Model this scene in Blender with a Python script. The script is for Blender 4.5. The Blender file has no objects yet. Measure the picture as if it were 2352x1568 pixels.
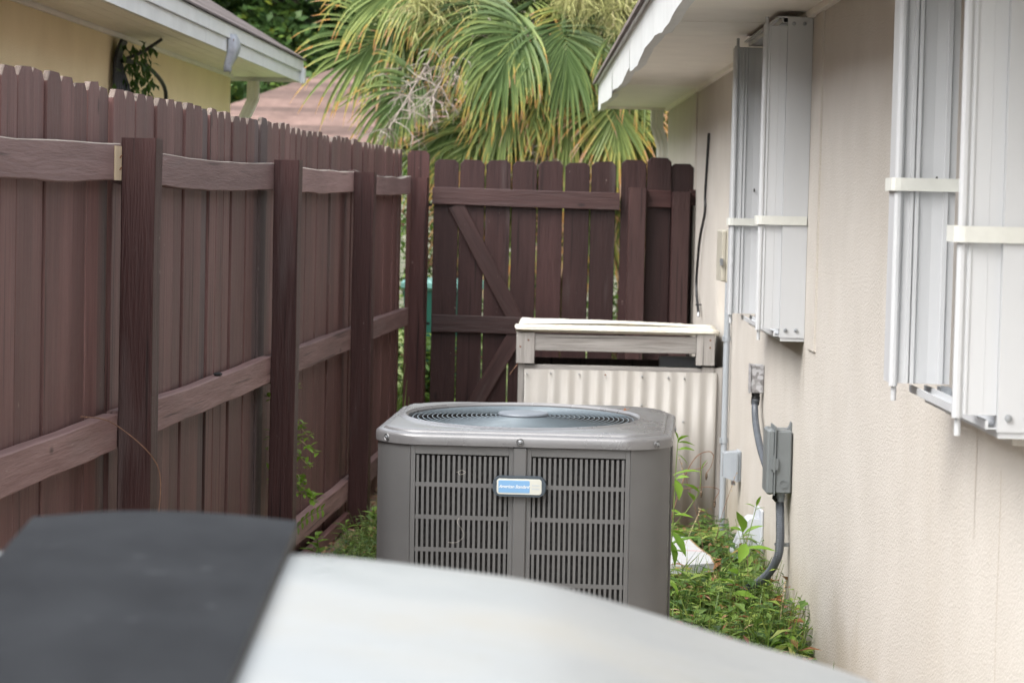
import bpy, math, random
from mathutils import Vector, Matrix, noise
R=math.radians; PI=math.pi
random.seed(7)
scene=bpy.context.scene
COL=scene.collection
# ---------------------------------------------------------------- camera, sky, sun, exposure
cam_d=bpy.data.cameras.new('camera'); cam=bpy.data.objects.new('camera',cam_d); COL.objects.link(cam); scene.camera=cam
cam_d.sensor_width=36; cam_d.lens=88.8; cam_d.clip_start=.1; cam_d.clip_end=500
PITCH=math.atan((784-466)/5802.); ROLL=.023
_f=Vector((0,math.cos(PITCH),-math.sin(PITCH))); _u0=Vector((0,math.sin(PITCH),math.cos(PITCH))); _r0=Vector((1,0,0))
_r=_r0*math.cos(ROLL)+_u0*math.sin(ROLL); _u=_u0*math.cos(ROLL)-_r0*math.sin(ROLL)
_m=Matrix((_r,_u,-_f)).transposed().to_4x4(); _m.translation=Vector((0,0,1.53)); cam.matrix_world=_m
cam_d.dof.use_dof=True; cam_d.dof.focus_distance=7.3; cam_d.dof.aperture_fstop=9.0
world=bpy.data.worlds.new('World'); scene.world=world; world.use_nodes=True
SUN_EL,SUN_ROT=R(50),R(226)
wn=world.node_tree; bg=wn.nodes['Background']; bg.inputs['Strength'].default_value=.15
sky=wn.nodes.new('ShaderNodeTexSky'); sky.sky_type='NISHITA'; sky.sun_disc=False
sky.sun_elevation=SUN_EL; sky.sun_rotation=SUN_ROT; sky.dust_density=4; sky.air_density=1.0; sky.ozone_density=1
hs=wn.nodes.new('ShaderNodeHueSaturation'); hs.inputs['Saturation'].default_value=.28
wn.links.new(sky.outputs[0],hs.inputs['Color']); wn.links.new(hs.outputs[0],bg.inputs['Color'])
sun_d=bpy.data.lights.new('sun','SUN'); sun=bpy.data.objects.new('sun',sun_d); COL.objects.link(sun)
sun_d.energy=.66; sun_d.angle=R(110); sun_d.color=(1,.965,.91)
_sd=Vector((math.sin(SUN_ROT)*math.cos(SUN_EL),math.cos(SUN_ROT)*math.cos(SUN_EL),math.sin(SUN_EL)))
sun.rotation_euler=_sd.to_track_quat('Z','Y').to_euler()
vs=scene.view_settings; vs.view_transform='Standard'; vs.look='None'; vs.gamma=1; vs.use_curve_mapping=False; vs.exposure=1.84
# ---------------------------------------------------------------- materials
def nt(name):
    m=bpy.data.materials.new(name); m.use_nodes=True; t=m.node_tree
    return m,t,t.nodes['Principled BSDF']
def N(t,k,**kw):
    n=t.nodes.new(k)
    for a,b in kw.items(): setattr(n,a,b)
    return n
def mapping(t,scale,obj_rand=True):
    tc=N(t,'ShaderNodeTexCoord'); mp=N(t,'ShaderNodeMapping'); mp.inputs['Scale'].default_value=scale
    t.links.new(tc.outputs['Object'],mp.inputs['Vector'])
    if obj_rand:
        oi=N(t,'ShaderNodeObjectInfo'); mu=N(t,'ShaderNodeMath',operation='MULTIPLY'); mu.inputs[1].default_value=37.
        t.links.new(oi.outputs['Random'],mu.inputs[0]); cb=N(t,'ShaderNodeCombineXYZ')
        for i in range(3): t.links.new(mu.outputs[0],cb.inputs[i])
        t.links.new(cb.outputs[0],mp.inputs['Location'])
    return mp
def noise_n(t,mp,scale,detail=4,rough=.55):
    n=N(t,'ShaderNodeTexNoise'); n.inputs['Scale'].default_value=scale; n.inputs['Detail'].default_value=detail; n.inputs['Roughness'].default_value=rough
    t.links.new(mp.outputs[0],n.inputs['Vector']); return n
def ramp(t,src,stops):
    r=N(t,'ShaderNodeValToRGB'); e=r.color_ramp.elements
    while len(e)<len(stops): e.new(.5)
    for el,(p,c) in zip(e,stops): el.position=p; el.color=(*c,1) if len(c)==3 else c
    t.links.new(src,r.inputs[0]); return r
def mix(t,fac,a,b,mode='MIX'):
    m=N(t,'ShaderNodeMix',data_type='RGBA',blend_type=mode)
    for s,v in ((m.inputs[0],fac),(m.inputs[6],a),(m.inputs[7],b)):
        if hasattr(v,'links') or isinstance(v,bpy.types.NodeSocket): t.links.new(v,s)
        elif isinstance(v,(int,float)): s.default_value=v
        else: s.default_value=(*v,1)
    return m.outputs[2]
def bump(t,p,src,dist,strength=1.):
    b=N(t,'ShaderNodeBump'); b.inputs['Distance'].default_value=dist; b.inputs['Strength'].default_value=strength
    t.links.new(src,b.inputs['Height']); t.links.new(b.outputs[0],p.inputs['Normal'])
def plain(name,c,rough=.5,metal=0.,var=.12,scale=8,stretch=(1,1,1),bmp=0,bscale=60,spec=None):
    m,t,p=nt(name); mp=mapping(t,stretch); n=noise_n(t,mp,scale,5)
    lo=tuple(x*(1-var) for x in c); hi=tuple(min(1,x*(1+var)) for x in c)
    r=ramp(t,n.outputs[0],[(.3,lo),(.7,hi)]); t.links.new(r.outputs[0],p.inputs['Base Color'])
    p.inputs['Roughness'].default_value=rough; p.inputs['Metallic'].default_value=metal
    if spec is not None: p.inputs['Specular IOR Level'].default_value=spec
    if bmp: bump(t,p,noise_n(t,mp,bscale,3).outputs[0],bmp)
    return m
def wood(name,a,b,rough,fleck,fleck_amt,grain=.0012,spec=.35,worn_skylit=0.):
    """board material: grain runs along each board's own z axis"""
    m,t,p=nt(name); mp=mapping(t,(1,1,.07))
    big=noise_n(t,mapping(t,(1,1,.25)),6,4); n1=noise_n(t,mp,38,6,.6); n2=noise_n(t,mp,150,3,.6)
    c=ramp(t,n1.outputs[0],[(.25,a),(.75,b)]).outputs[0]
    oi=N(t,'ShaderNodeObjectInfo'); hsv=N(t,'ShaderNodeHueSaturation')
    mr=N(t,'ShaderNodeMapRange'); mr.inputs[3].default_value=.76; mr.inputs[4].default_value=1.24; t.links.new(oi.outputs['Random'],mr.inputs[0])
    t.links.new(mr.outputs[0],hsv.inputs['Value']); t.links.new(c,hsv.inputs['Color'])
    c=hsv.outputs[0]
    c=mix(t,ramp(t,big.outputs[0],[(.35,(0,0,0)),(.75,(.45,.45,.45))]).outputs[0],c,tuple(x*.6 for x in a))
    # grey weathered streaks
    g=noise_n(t,mapping(t,(1,1,.12)),9,3); c=mix(t,ramp(t,g.outputs[0],[(.6,(0,0,0)),(.8,(.5,.5,.5))]).outputs[0],c,(fleck[0]*.3,fleck[1]*.31,fleck[2]*.33))
    kv=N(t,'ShaderNodeTexVoronoi'); kv.inputs['Scale'].default_value=4.2; t.links.new(mapping(t,(1,1,.45)).outputs[0],kv.inputs['Vector']); c=mix(t,ramp(t,kv.outputs['Distance'],[(.035,(.85,.85,.85)),(.06,(0,0,0))]).outputs[0],c,tuple(x*.3 for x in a))
    # dark checks (splits)
    ck=noise_n(t,mapping(t,(1,1,.02)),60,2,.4); c=mix(t,ramp(t,ck.outputs[0],[(.3,(.8,.8,.8)),(.36,(0,0,0))]).outputs[0],c,tuple(x*.25 for x in a))
    # pale chips where the stain has come off
    f=noise_n(t,mapping(t,(1,1,.35)),55,5,.65); f2=noise_n(t,mapping(t,(1,1,.5)),5,2)
    mm=N(t,'ShaderNodeMath',operation='MULTIPLY'); t.links.new(ramp(t,f.outputs[0],[(.69-fleck_amt,(0,0,0)),(.73-fleck_amt,(1,1,1))]).outputs[0],mm.inputs[0]); t.links.new(ramp(t,f2.outputs[0],[(.45,(0,0,0)),(.6,(1,1,1))]).outputs[0],mm.inputs[1])
    c=mix(t,mm.outputs[0],c,fleck)
    t.links.new(c,p.inputs['Base Color']); p.inputs['Roughness'].default_value=rough; p.inputs['Specular IOR Level'].default_value=spec
    ad=N(t,'ShaderNodeMath',operation='ADD'); t.links.new(n1.outputs[0],ad.inputs[0]); t.links.new(n2.outputs[0],ad.inputs[1])
    bump(t,p,ad.outputs[0],grain*2.2)
    return m
M={}
M['stain']=wood('brown_stained_wood',(.096,.045,.041),(.172,.092,.086),.5,(.42,.37,.33),-.005)
M['stain_grey']=wood('greyed_stained_wood',(.082,.056,.054),(.135,.100,.098),.6,(.40,.37,.35),.0)
M['stain_dark']=wood('dark_stained_wood',(.043,.0175,.0165),(.080,.036,.034),.45,(.42,.36,.33),.016,spec=.3)
M['stain_gate']=wood('gate_stained_wood',(.024,.0105,.0105),(.046,.022,.021),.45,(.40,.33,.30),.006,spec=.3)
M['stain_rail']=wood('rail_stained_wood',(.165,.097,.091),(.27,.177,.168),.6,(.45,.40,.36),-.01,grain=.0011)
M['worn_skylit']=wood('worn_skylit_wood',(.09,.066,.056),(.24,.195,.165),.8,(.5,.45,.38),.02)  # raw worn tops, with sky light painted into the paler tone
M['worn_skylit_rail']=wood('worn_skylit_edge',(.26,.215,.18),(.50,.45,.39),.8,(.6,.55,.48),.03)  # raw rail edge, its sky-lit pale line painted into the colour
M['bare']=wood('bare_pale_wood',(.42,.33,.22),(.55,.45,.32),.8,(.6,.5,.4),0)
M['grey_wood']=wood('weathered_grey_wood',(.25,.235,.22),(.47,.45,.43),.85,(.30,.17,.13),-.03,grain=.0015)
M['side_wood']=wood('shade_toned_wood',(.06,.05,.045),(.11,.09,.08),.9,(.3,.17,.13),-.03)  # box sides toned dark to stand in for shade beside the pipe
M['steel']=plain('galvanised_screw',(.32,.34,.36),.45,.8,.2,40)
M['rust']=plain('rusty_screw',(.16,.06,.03),.8,.2,.3,60)
M['black_metal']=plain('black_iron',(.012,.012,.012),.5,.5)
def stucco(name,a,b,streak,bd=.0025):
    m,t,p=nt(name); mp=mapping(t,(1,1,1),False)
    n=noise_n(t,mp,3,4); c=ramp(t,n.outputs[0],[(.35,a),(.7,b)]).outputs[0]
    s=noise_n(t,mapping(t,(1.,1.,.12),False),7,5,.6); c=mix(t,ramp(t,s.outputs[0],[(.5,(0,0,0)),(.8,(.14,.14,.14))]).outputs[0],c,streak)
    bl=noise_n(t,mp,1.1,6,.7); c=mix(t,ramp(t,bl.outputs[0],[(.5,(0,0,0)),(.72,(.34,.34,.34))]).outputs[0],c,streak)
    sep=N(t,'ShaderNodeSeparateXYZ'); tc=N(t,'ShaderNodeTexCoord'); t.links.new(tc.outputs['Object'],sep.inputs[0])
    # splash dirt near the ground, uneven edge
    ad=N(t,'ShaderNodeMath',operation='MULTIPLY_ADD'); ad.inputs[1].default_value=.5; t.links.new(n.outputs[0],ad.inputs[0]); t.links.new(sep.outputs[2],ad.inputs[2])
    d=ramp(t,ad.outputs[0],[(.3,(.55,.55,.55)),(.62,(0,0,0))]).outputs[0]; c=mix(t,d,c,(.36,.30,.20))
    t.links.new(c,p.inputs['Base Color']); p.inputs['Roughness'].default_value=.92; p.inputs['Specular IOR Level'].default_value=.2
    n1=noise_n(t,mp,120,3,.65); v=N(t,'ShaderNodeTexVoronoi'); v.inputs['Scale'].default_value=150; t.links.new(mp.outputs[0],v.inputs['Vector'])
    a2=N(t,'ShaderNodeMath',operation='ADD'); t.links.new(n1.outputs[0],a2.inputs[0]); t.links.new(v.outputs['Distance'],a2.inputs[1]); bump(t,p,a2.outputs[0],bd)
    return m
M['stucco']=stucco('cream_stucco',(.515,.485,.44),(.56,.53,.485),(.48,.435,.37),.0014)
M['stain_wall']=stucco('stained_stucco',(.49,.45,.395),(.54,.50,.445),(.45,.40,.33),.0017)
M['far_wall']=plain('far_grey_green_wall',(.20,.20,.16),.9,0,.15,2)
M['yellow_stucco']=stucco('yellow_stucco',(.80,.67,.42),(.86,.73,.47),(.74,.61,.39),.0015)
M['soffit']=plain('white_soffit',(.84,.80,.74),.5,0,.05,5,(1,1,1))
M['fascia']=plain('white_fascia',(.64,.66,.67),.4,0,.06,6)
M['shutter']=plain('white_aluminium',(.50,.515,.53),.38,0,.05,6,(1,1,.15))
M['strap']=plain('cream_strap',(.58,.59,.55),.6,0,.05,30)
M['steel_flap']=plain('dull_aluminium',(.34,.36,.40),.5,.3,.2,20)
M['glass']=plain('dark_glass',(.03,.033,.035),.08,0,.05)
M['gutterwhite']=plain('downspout_white',(.66,.65,.60),.45,0,.08,12)
def shingle(name,a,b,v0=.75,v1=1.2):
    m,t,p=nt(name); mp=mapping(t,(1,1,1)); n=noise_n(t,mp,4,3); n2=noise_n(t,mp,90,2)
    c=ramp(t,n.outputs[0],[(.3,a),(.7,b)]).outputs[0]; c=mix(t,.4,c,n2.outputs[0],'SOFT_LIGHT')
    oi=N(t,'ShaderNodeObjectInfo'); h=N(t,'ShaderNodeHueSaturation'); mr=N(t,'ShaderNodeMapRange'); mr.inputs[3].default_value=v0; mr.inputs[4].default_value=v1
    t.links.new(oi.outputs['Random'],mr.inputs[0]); t.links.new(mr.outputs[0],h.inputs['Value']); t.links.new(c,h.inputs['Color'])
    t.links.new(h.outputs[0],p.inputs['Base Color']); p.inputs['Roughness'].default_value=.95; bump(t,p,n2.outputs[0],.003); return m
M['shingle_brown']=shingle('brown_shingle',(.10,.08,.075),(.18,.15,.14))
M['shingle_pink']=shingle('pink_shingle',(.082,.052,.043),(.135,.088,.074),.55,1.45)
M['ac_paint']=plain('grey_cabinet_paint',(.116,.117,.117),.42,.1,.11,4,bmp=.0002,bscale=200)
def ac_cap():
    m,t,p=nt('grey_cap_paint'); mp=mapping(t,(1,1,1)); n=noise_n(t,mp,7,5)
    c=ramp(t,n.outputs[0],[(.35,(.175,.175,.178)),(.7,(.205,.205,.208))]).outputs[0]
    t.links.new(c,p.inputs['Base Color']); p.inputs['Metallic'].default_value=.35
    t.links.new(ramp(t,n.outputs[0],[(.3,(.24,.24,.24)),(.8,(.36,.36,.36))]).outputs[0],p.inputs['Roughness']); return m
M['ac_cap']=ac_cap()
M['wire']=plain('blue_grey_wire',(.115,.145,.165),.4,.2,.08,20)
M['hub']=plain('hub_paint',(.145,.165,.19),.45,.1,.06,20)
M['coil']=plain('dark_coil',(.036,.034,.033),.7,.3,.6,90)
M['dark']=plain('dark_interior',(.012,.011,.012),.9,0,.2)
M['badge_body']=plain('badge_dark',(.045,.06,.075),.4,0,.1)
M['badge_white']=plain('badge_cream',(.52,.53,.48),.4,0,.03)
M['badge_blue']=plain('badge_blue',(.17,.34,.56),.4,0,.04)
M['badge_faint']=plain('badge_faint',(.38,.45,.50),.5,0,.04)
M['letter']=plain('badge_letter',(.72,.74,.74),.4,0,.02)
def corr(name,a,b,c0):
    m,t,p=nt(name); mp=mapping(t,(1,1,.1)); n=noise_n(t,mp,14,5); c=ramp(t,n.outputs[0],[(.3,a),(.7,b)]).outputs[0]
    s=noise_n(t,mapping(t,(1,1,.3)),5,4); c=mix(t,ramp(t,s.outputs[0],[(.5,(0,0,0)),(.75,(.5,.5,.5))]).outputs[0],c,c0)
    t.links.new(c,p.inputs['Base Color']); p.inputs['Roughness'].default_value=.5; return m
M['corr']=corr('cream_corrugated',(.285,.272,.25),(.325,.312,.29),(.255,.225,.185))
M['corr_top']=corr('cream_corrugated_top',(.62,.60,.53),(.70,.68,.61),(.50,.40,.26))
M['pvc_grey']=plain('grey_conduit',(.34,.37,.40),.4,0,.08,10,(1,1,.2))
M['flex']=plain('dark_flex_conduit',(.075,.085,.1),.4,0,.15,20)
M['box_grey']=plain('grey_box_paint',(.15,.165,.17),.45,0,.08,10)
M['box_light']=plain('light_grey_plastic',(.30,.33,.36),.45,0,.08,10)
M['box_beige']=plain('beige_box_paint',(.42,.40,.335),.5,0,.06,10)
def galv():
    m,t,p=nt('spangled_zinc'); mp=mapping(t,(1,1,1)); v=N(t,'ShaderNodeTexVoronoi'); v.inputs['Scale'].default_value=60; t.links.new(mp.outputs[0],v.inputs['Vector'])
    n=noise_n(t,mp,25,5); c=mix(t,.5,v.outputs['Color'],n.outputs[0]); bw=N(t,'ShaderNodeRGBToBW'); t.links.new(c,bw.inputs[0])
    c=ramp(t,bw.outputs[0],[(.3,(.22,.21,.21)),(.6,(.52,.52,.54))]).outputs[0]; c=mix(t,ramp(t,n.outputs[0],[(.6,(0,0,0)),(.72,(.7,.7,.7))]).outputs[0],c,(.42,.32,.24))
    t.links.new(c,p.inputs['Base Color']); p.inputs['Metallic'].default_value=.4; p.inputs['Roughness'].default_value=.5; return m
M['galv']=galv()
M['vent_white']=plain('vent_white',(.50,.53,.57),.4,0,.04,10)
M['cable']=plain('black_cable',(.012,.014,.016),.45,0,.1)
M['cabinet_white']=plain('glossy_white_shell',(.315,.333,.336),.28,0,.07,2.5)
def shell_mat():
    m,t,p=nt('chalky_white_shell'); mp=mapping(t,(1,1,1)); n=noise_n(t,mp,2.6,6,.6); c=ramp(t,n.outputs[0],[(.35,(.255,.275,.285)),(.52,(.275,.288,.288)),(.68,(.283,.28,.257))]).outputs[0]
    d=noise_n(t,mp,26,6,.7); c=mix(t,ramp(t,d.outputs[0],[(.62,(0,0,0)),(.74,(.5,.5,.5))]).outputs[0],c,(.22,.20,.165))
    t.links.new(c,p.inputs['Base Color']); t.links.new(ramp(t,n.outputs[0],[(.3,(.22,.22,.22)),(.75,(.5,.5,.5))]).outputs[0],p.inputs['Roughness']); bump(t,p,noise_n(t,mp,5,2).outputs[0],.01,.3); return m
M['cabinet_white']=shell_mat()
M['pad_black']=plain('black_rubber_pad',(.011,.012,.014),.8,0,.4,7,spec=.12)
def pad_mat():
    m,t,p=nt('dusty_black_rubber'); mp=mapping(t,(1,.5,1)); n=noise_n(t,mp,9,6,.65); c=ramp(t,n.outputs[0],[(.35,(.009,.010,.012)),(.7,(.019,.021,.024))]).outputs[0]
    d=noise_n(t,mapping(t,(1,1,1)),22,3,.5); c=mix(t,ramp(t,d.outputs[0],[(.66,(0,0,0)),(.74,(.6,.6,.6))]).outputs[0],c,(.06,.065,.07))
    t.links.new(c,p.inputs['Base Color']); p.inputs['Roughness'].default_value=.75; p.inputs['Specular IOR Level'].default_value=.14; return m
M['pad_black']=pad_mat()
M['pad_edge']=plain('black_rubber_edge',(.012,.012,.013),.6,0,.1)
M['concrete']=plain('concrete',(.36,.35,.33),.9,0,.15,9,bmp=.003,bscale=60)
M['terracotta']=plain('terracotta',(.28,.12,.07),.85,0,.2,14)
M['teal']=plain('teal_plastic',(.015,.10,.075),.4,0,.1)
M['teal_lid']=plain('pale_teal_plastic',(.16,.36,.33),.35,0,.05)
def peel():
    m,t,p=nt('peeling_white_paint'); mp=mapping(t,(.25,1,1)); n=noise_n(t,mp,60,5,.6); w=noise_n(t,mapping(t,(.1,1,1)),110,2)
    c=ramp(t,n.outputs[0],[(.38,(.40,.37,.34)),(.46,(.44,.465,.49))]).outputs[0]
    c=mix(t,ramp(t,w.outputs[0],[(.40,(.7,.7,.7)),(.46,(0,0,0))]).outputs[0],c,(.42,.42,.42))
    t.links.new(c,p.inputs['Base Color']); p.inputs['Roughness'].default_value=.6; bump(t,p,n.outputs[0],.001); return m
M['peel']=peel()
M['red_line']=plain('faded_red_paint',(.62,.30,.30),.6,0,.3,60)
M['ochre']=plain('ochre_edge',(.27,.19,.08),.8,0,.3,30)
def soil():
    m,t,p=nt('soil_and_litter'); mp=mapping(t,(1,1,1),False); n=noise_n(t,mp,14,8,.7); v=N(t,'ShaderNodeTexVoronoi'); v.inputs['Scale'].default_value=45; t.links.new(mp.outputs[0],v.inputs['Vector'])
    c=ramp(t,n.outputs[0],[(.3,(.09,.066,.045)),(.55,(.22,.165,.11)),(.8,(.40,.31,.21))]).outputs[0]
    c=mix(t,.35,c,v.outputs['Color'],'SOFT_LIGHT')
    t.links.new(c,p.inputs['Base Color']); p.inputs['Roughness'].default_value=1; bump(t,p,n.outputs[0],.02); return m
M['soil']=soil()
M['bounce_ground']=plain('pale_bounce_ground',(.58,.56,.51),.9,0,.12,3,bmp=.002,bscale=60)
M['lawn']=plain('lawn_green',(.135,.165,.055),.95,0,.4,6)
def leafmat(name,stops,trans=.35,rough=.45,attr='tone'):
    """leaf colour from a per-face 'tone' attribute, slightly translucent"""
    m,t,p=nt(name); at=N(t,'ShaderNodeAttribute',attribute_name=attr)
    c=ramp(t,at.outputs['Fac'],stops).outputs[0]
    t.links.new(c,p.inputs['Base Color']); p.inputs['Roughness'].default_value=rough; p.inputs['Specular IOR Level'].default_value=.35
    tr=N(t,'ShaderNodeBsdfTranslucent'); t.links.new(c,tr.inputs['Color']); mx=N(t,'ShaderNodeMixShader'); mx.inputs[0].default_value=trans
    out=[n for n in t.nodes if n.type=='OUTPUT_MATERIAL'][0]
    t.links.new(p.outputs[0],mx.inputs[1]); t.links.new(tr.outputs[0],mx.inputs[2]); t.links.new(mx.outputs[0],out.inputs['Surface']); return m
M['palm']=leafmat('palm_leaf',[(0,(.035,.070,.025)),(.3,(.10,.155,.052)),(.55,(.22,.27,.085)),(.72,(.38,.33,.09)),(.86,(.46,.22,.06)),(1,(.48,.34,.24))],.25,.42)
M['stalk_green']=leafmat('palm_flower_green',[(0,(.24,.25,.09)),(.6,(.38,.38,.14)),(1,(.46,.42,.22))],.2,.6)
M['stalk_grey']=leafmat('palm_flower_dry',[(0,(.20,.16,.13)),(1,(.44,.39,.35))],.1,.8)
M['trunk']=plain('palm_trunk_fibre',(.13,.09,.06),.95,0,.4,18,(1,1,2),.02,30)
M['bark']=plain('tree_bark',(.09,.075,.06),.95,0,.3,14,(1,1,.3),.01,30)
M['tree_dark']=leafmat('dark_tree_leaf',[(0,(.018,.045,.014)),(.55,(.05,.10,.025)),(.85,(.12,.19,.035)),(1,(.24,.28,.04))],.3,.5)
M['weed']=leafmat('weed_leaf',[(0,(.025,.065,.016)),(.4,(.075,.15,.032)),(.75,(.19,.29,.055)),(.93,(.30,.36,.09)),(1,(.26,.12,.05))],.35,.45)
M['bright_leaf']=leafmat('young_leaf',[(0,(.12,.25,.03)),(1,(.27,.43,.06))],.4,.4)
M['stem']=plain('green_stem',(.14,.20,.05),.6,0,.2)
M['twig']=plain('dry_twig',(.20,.11,.07),.9,0,.3,60)
M['straw']=plain('dry_grass_stalk',(.45,.36,.22),.8,0,.2,60)
M['hair']=plain('pale_dry_tendril',(.5,.47,.41),.7,0,.2)
M['litter']=leafmat('dead_leaf',[(0,(.12,.05,.03)),(.5,(.30,.16,.09)),(1,(.50,.36,.22))],.1,.8)
# ---------------------------------------------------------------- mesh helpers
class MB:
    def __init__(s): s.v=[];s.f=[];s.mi=[];s.tone=[]
    def face(s,idx,mi=0,tone=0.): s.f.append(idx); s.mi.append(mi); s.tone.append(tone)
    def add(s,vs,fs,mi=0,tone=0.):
        o=len(s.v); s.v+= [tuple(v) for v in vs]
        for f in fs: s.face([o+i for i in f],mi,tone)
    def box(s,a,b,mi=0,mtx=None,tone=0.):
        x0,y0,z0=a;x1,y1,z1=b
        vs=[Vector(v) for v in ((x0,y0,z0),(x1,y0,z0),(x1,y1,z0),(x0,y1,z0),(x0,y0,z1),(x1,y0,z1),(x1,y1,z1),(x0,y1,z1))]
        if mtx: vs=[mtx@v for v in vs]
        s.add(vs,[(0,3,2,1),(4,5,6,7),(0,1,5,4),(1,2,6,5),(2,3,7,6),(3,0,4,7)],mi,tone)
    def bbox(s,a,b,r=.004,mi=0):
        """box with chamfered vertical and top/bottom edges"""
        x0,y0,z0=a;x1,y1,z1=b
        def ring(d,z): 
            X0,X1,Y0,Y1=x0+d,x1-d,y0+d,y1-d
            return [(X0+r,Y0,z),(X1-r,Y0,z),(X1,Y0+r,z),(X1,Y1-r,z),(X1-r,Y1,z),(X0+r,Y1,z),(X0,Y1-r,z),(X0,Y0+r,z)]
        s.loft([ring(r,z0),ring(0,z0+r),ring(0,z1-r),ring(r,z1)],True,True,True,mi)
    def loft(s,rings,closed=True,cap0=False,cap1=False,mi=0,tone=0.):
        o=len(s.v); n=len(rings[0])
        for r in rings: s.v+=[tuple(p) for p in r]
        for i in range(len(rings)-1):
            for j in range(n if closed else n-1):
                k=(j+1)%n; s.face([o+i*n+j,o+i*n+k,o+(i+1)*n+k,o+(i+1)*n+j],mi,tone)
        if cap0: s.face([o+j for j in range(n)][::-1],mi,tone)
        if cap1: s.face([o+(len(rings)-1)*n+j for j in range(n)],mi,tone)
    def tube(s,pts,r,n=8,caps=True,mi=0,tone=0.):
        pts=[Vector(p) for p in pts]; rr=r if isinstance(r,(list,tuple)) else [r]*len(pts); rings=[]; up=None
        for i,p in enumerate(pts):
            d=(pts[min(i+1,len(pts)-1)]-pts[max(i-1,0)]); d=d.normalized() if d.length>1e-9 else Vector((0,0,1))
            if up is None: up=Vector((0,0,1)) if abs(d.z)<.9 else Vector((1,0,0))
            a=d.cross(up); a=a.normalized() if a.length>1e-6 else Vector((1,0,0)); b=a.cross(d).normalized(); up=b
            rings.append([p+(a*math.cos(2*PI*k/n)+b*math.sin(2*PI*k/n))*rr[i] for k in range(n)])
        s.loft(rings,True,caps,caps,mi,tone)
    def lathe(s,prof,n=20,o=(0,0,0),mtx=None,mi=0,cap=False):
        rings=[]
        for r,z in prof:
            ring=[Vector((r*math.cos(2*PI*k/n),r*math.sin(2*PI*k/n),z)) for k in range(n)]
            if mtx: ring=[mtx@v for v in ring]
            rings.append([v+Vector(o) for v in ring])
        s.loft(rings,True,cap,cap,mi)
    def prism(s,poly,z0,z1,mi=0,mtx=None):
        a=[Vector((x,y,z0)) for x,y in poly]; b=[Vector((x,y,z1)) for x,y in poly]
        if mtx: a=[mtx@v for v in a]; b=[mtx@v for v in b]
        s.loft([a,b],True,True,True,mi)
    def mesh(s,name,mats,smooth=False):
        me=bpy.data.meshes.new(name); me.from_pydata(s.v,[],s.f)
        for m in (mats if isinstance(mats,(list,tuple)) else [mats]): me.materials.append(M[m] if isinstance(m,str) else m)
        me.polygons.foreach_set('material_index',s.mi)
        if any(s.tone):
            at=me.attributes.new('tone','FLOAT','FACE'); at.data.foreach_set('value',s.tone)
        if smooth: me.polygons.foreach_set('use_smooth',[True]*len(s.f))
        me.update(); return me
    def build(s,name,mats,parent=None,smooth=False,loc=None,rot=None,fixn=True):
        me=s.mesh(name,mats,smooth is True or smooth=='auto')
        if fixn:
            import bmesh
            bm=bmesh.new(); bm.from_mesh(me); bmesh.ops.recalc_face_normals(bm,faces=bm.faces); bm.to_mesh(me); bm.free()
        if smooth=='auto': me.set_sharp_from_angle(angle=R(35))
        return link(name,me,parent,loc,rot)
def link(name,me,parent=None,loc=None,rot=None,mtx=None):
    o=bpy.data.objects.new(name,me); COL.objects.link(o)
    if parent: o.parent=parent
    if loc is not None: o.location=loc
    if rot is not None: o.rotation_euler=rot
    if mtx is not None: o.matrix_local=mtx
    return o
def tag(o,label=None,cat=None,group=None,kind=None):
    if label: o['label']=label
    if cat: o['category']=cat
    if group: o['group']=group
    if kind: o['kind']=kind
    return o
def thing(name,label,cat,loc=(0,0,0),rz=0.,group=None,rot=None):
    o=bpy.data.objects.new(name,None); COL.objects.link(o); o.location=loc; o.rotation_euler=rot or (0,0,rz); o.empty_display_size=.1
    return tag(o,label,cat,group)
def leaf(b,p,d,up,L,w,tone,fold=.25,curl=.2,mi=0,n=3):
    """pointed leaf: base p, direction d, made of n spans each side of a midrib"""
    d=Vector(d).normalized(); s=d.cross(up); s=s.normalized() if s.length>1e-5 else Vector((1,0,0)); u=s.cross(d).normalized()
    o=len(b.v); wid={2:(0,.9,0),3:(.12,1,.62,0),4:(.1,.8,1,.6,0)}[n]
    for i in range(n+1):
        t=i/n; c=Vector(p)+d*L*t-u*curl*L*t*t; ww=w*.5*wid[i]
        b.v+= [tuple(c-s*ww+u*fold*ww),tuple(c),tuple(c+s*ww+u*fold*ww)]
    for i in range(n):
        q=o+i*3; b.face([q,q+1,q+4,q+3],mi,tone); b.face([q+1,q+2,q+5,q+4],mi,tone)
def nz(x,y=0.,z=0.): return noise.noise(Vector((x,y,z)))
def frame_mtx(origin,xd,yd,zd):
    m=Matrix((Vector(xd).normalized(),Vector(yd).normalized(),Vector(zd).normalized())).transposed().to_4x4(); m.translation=Vector(origin); return m
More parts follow.
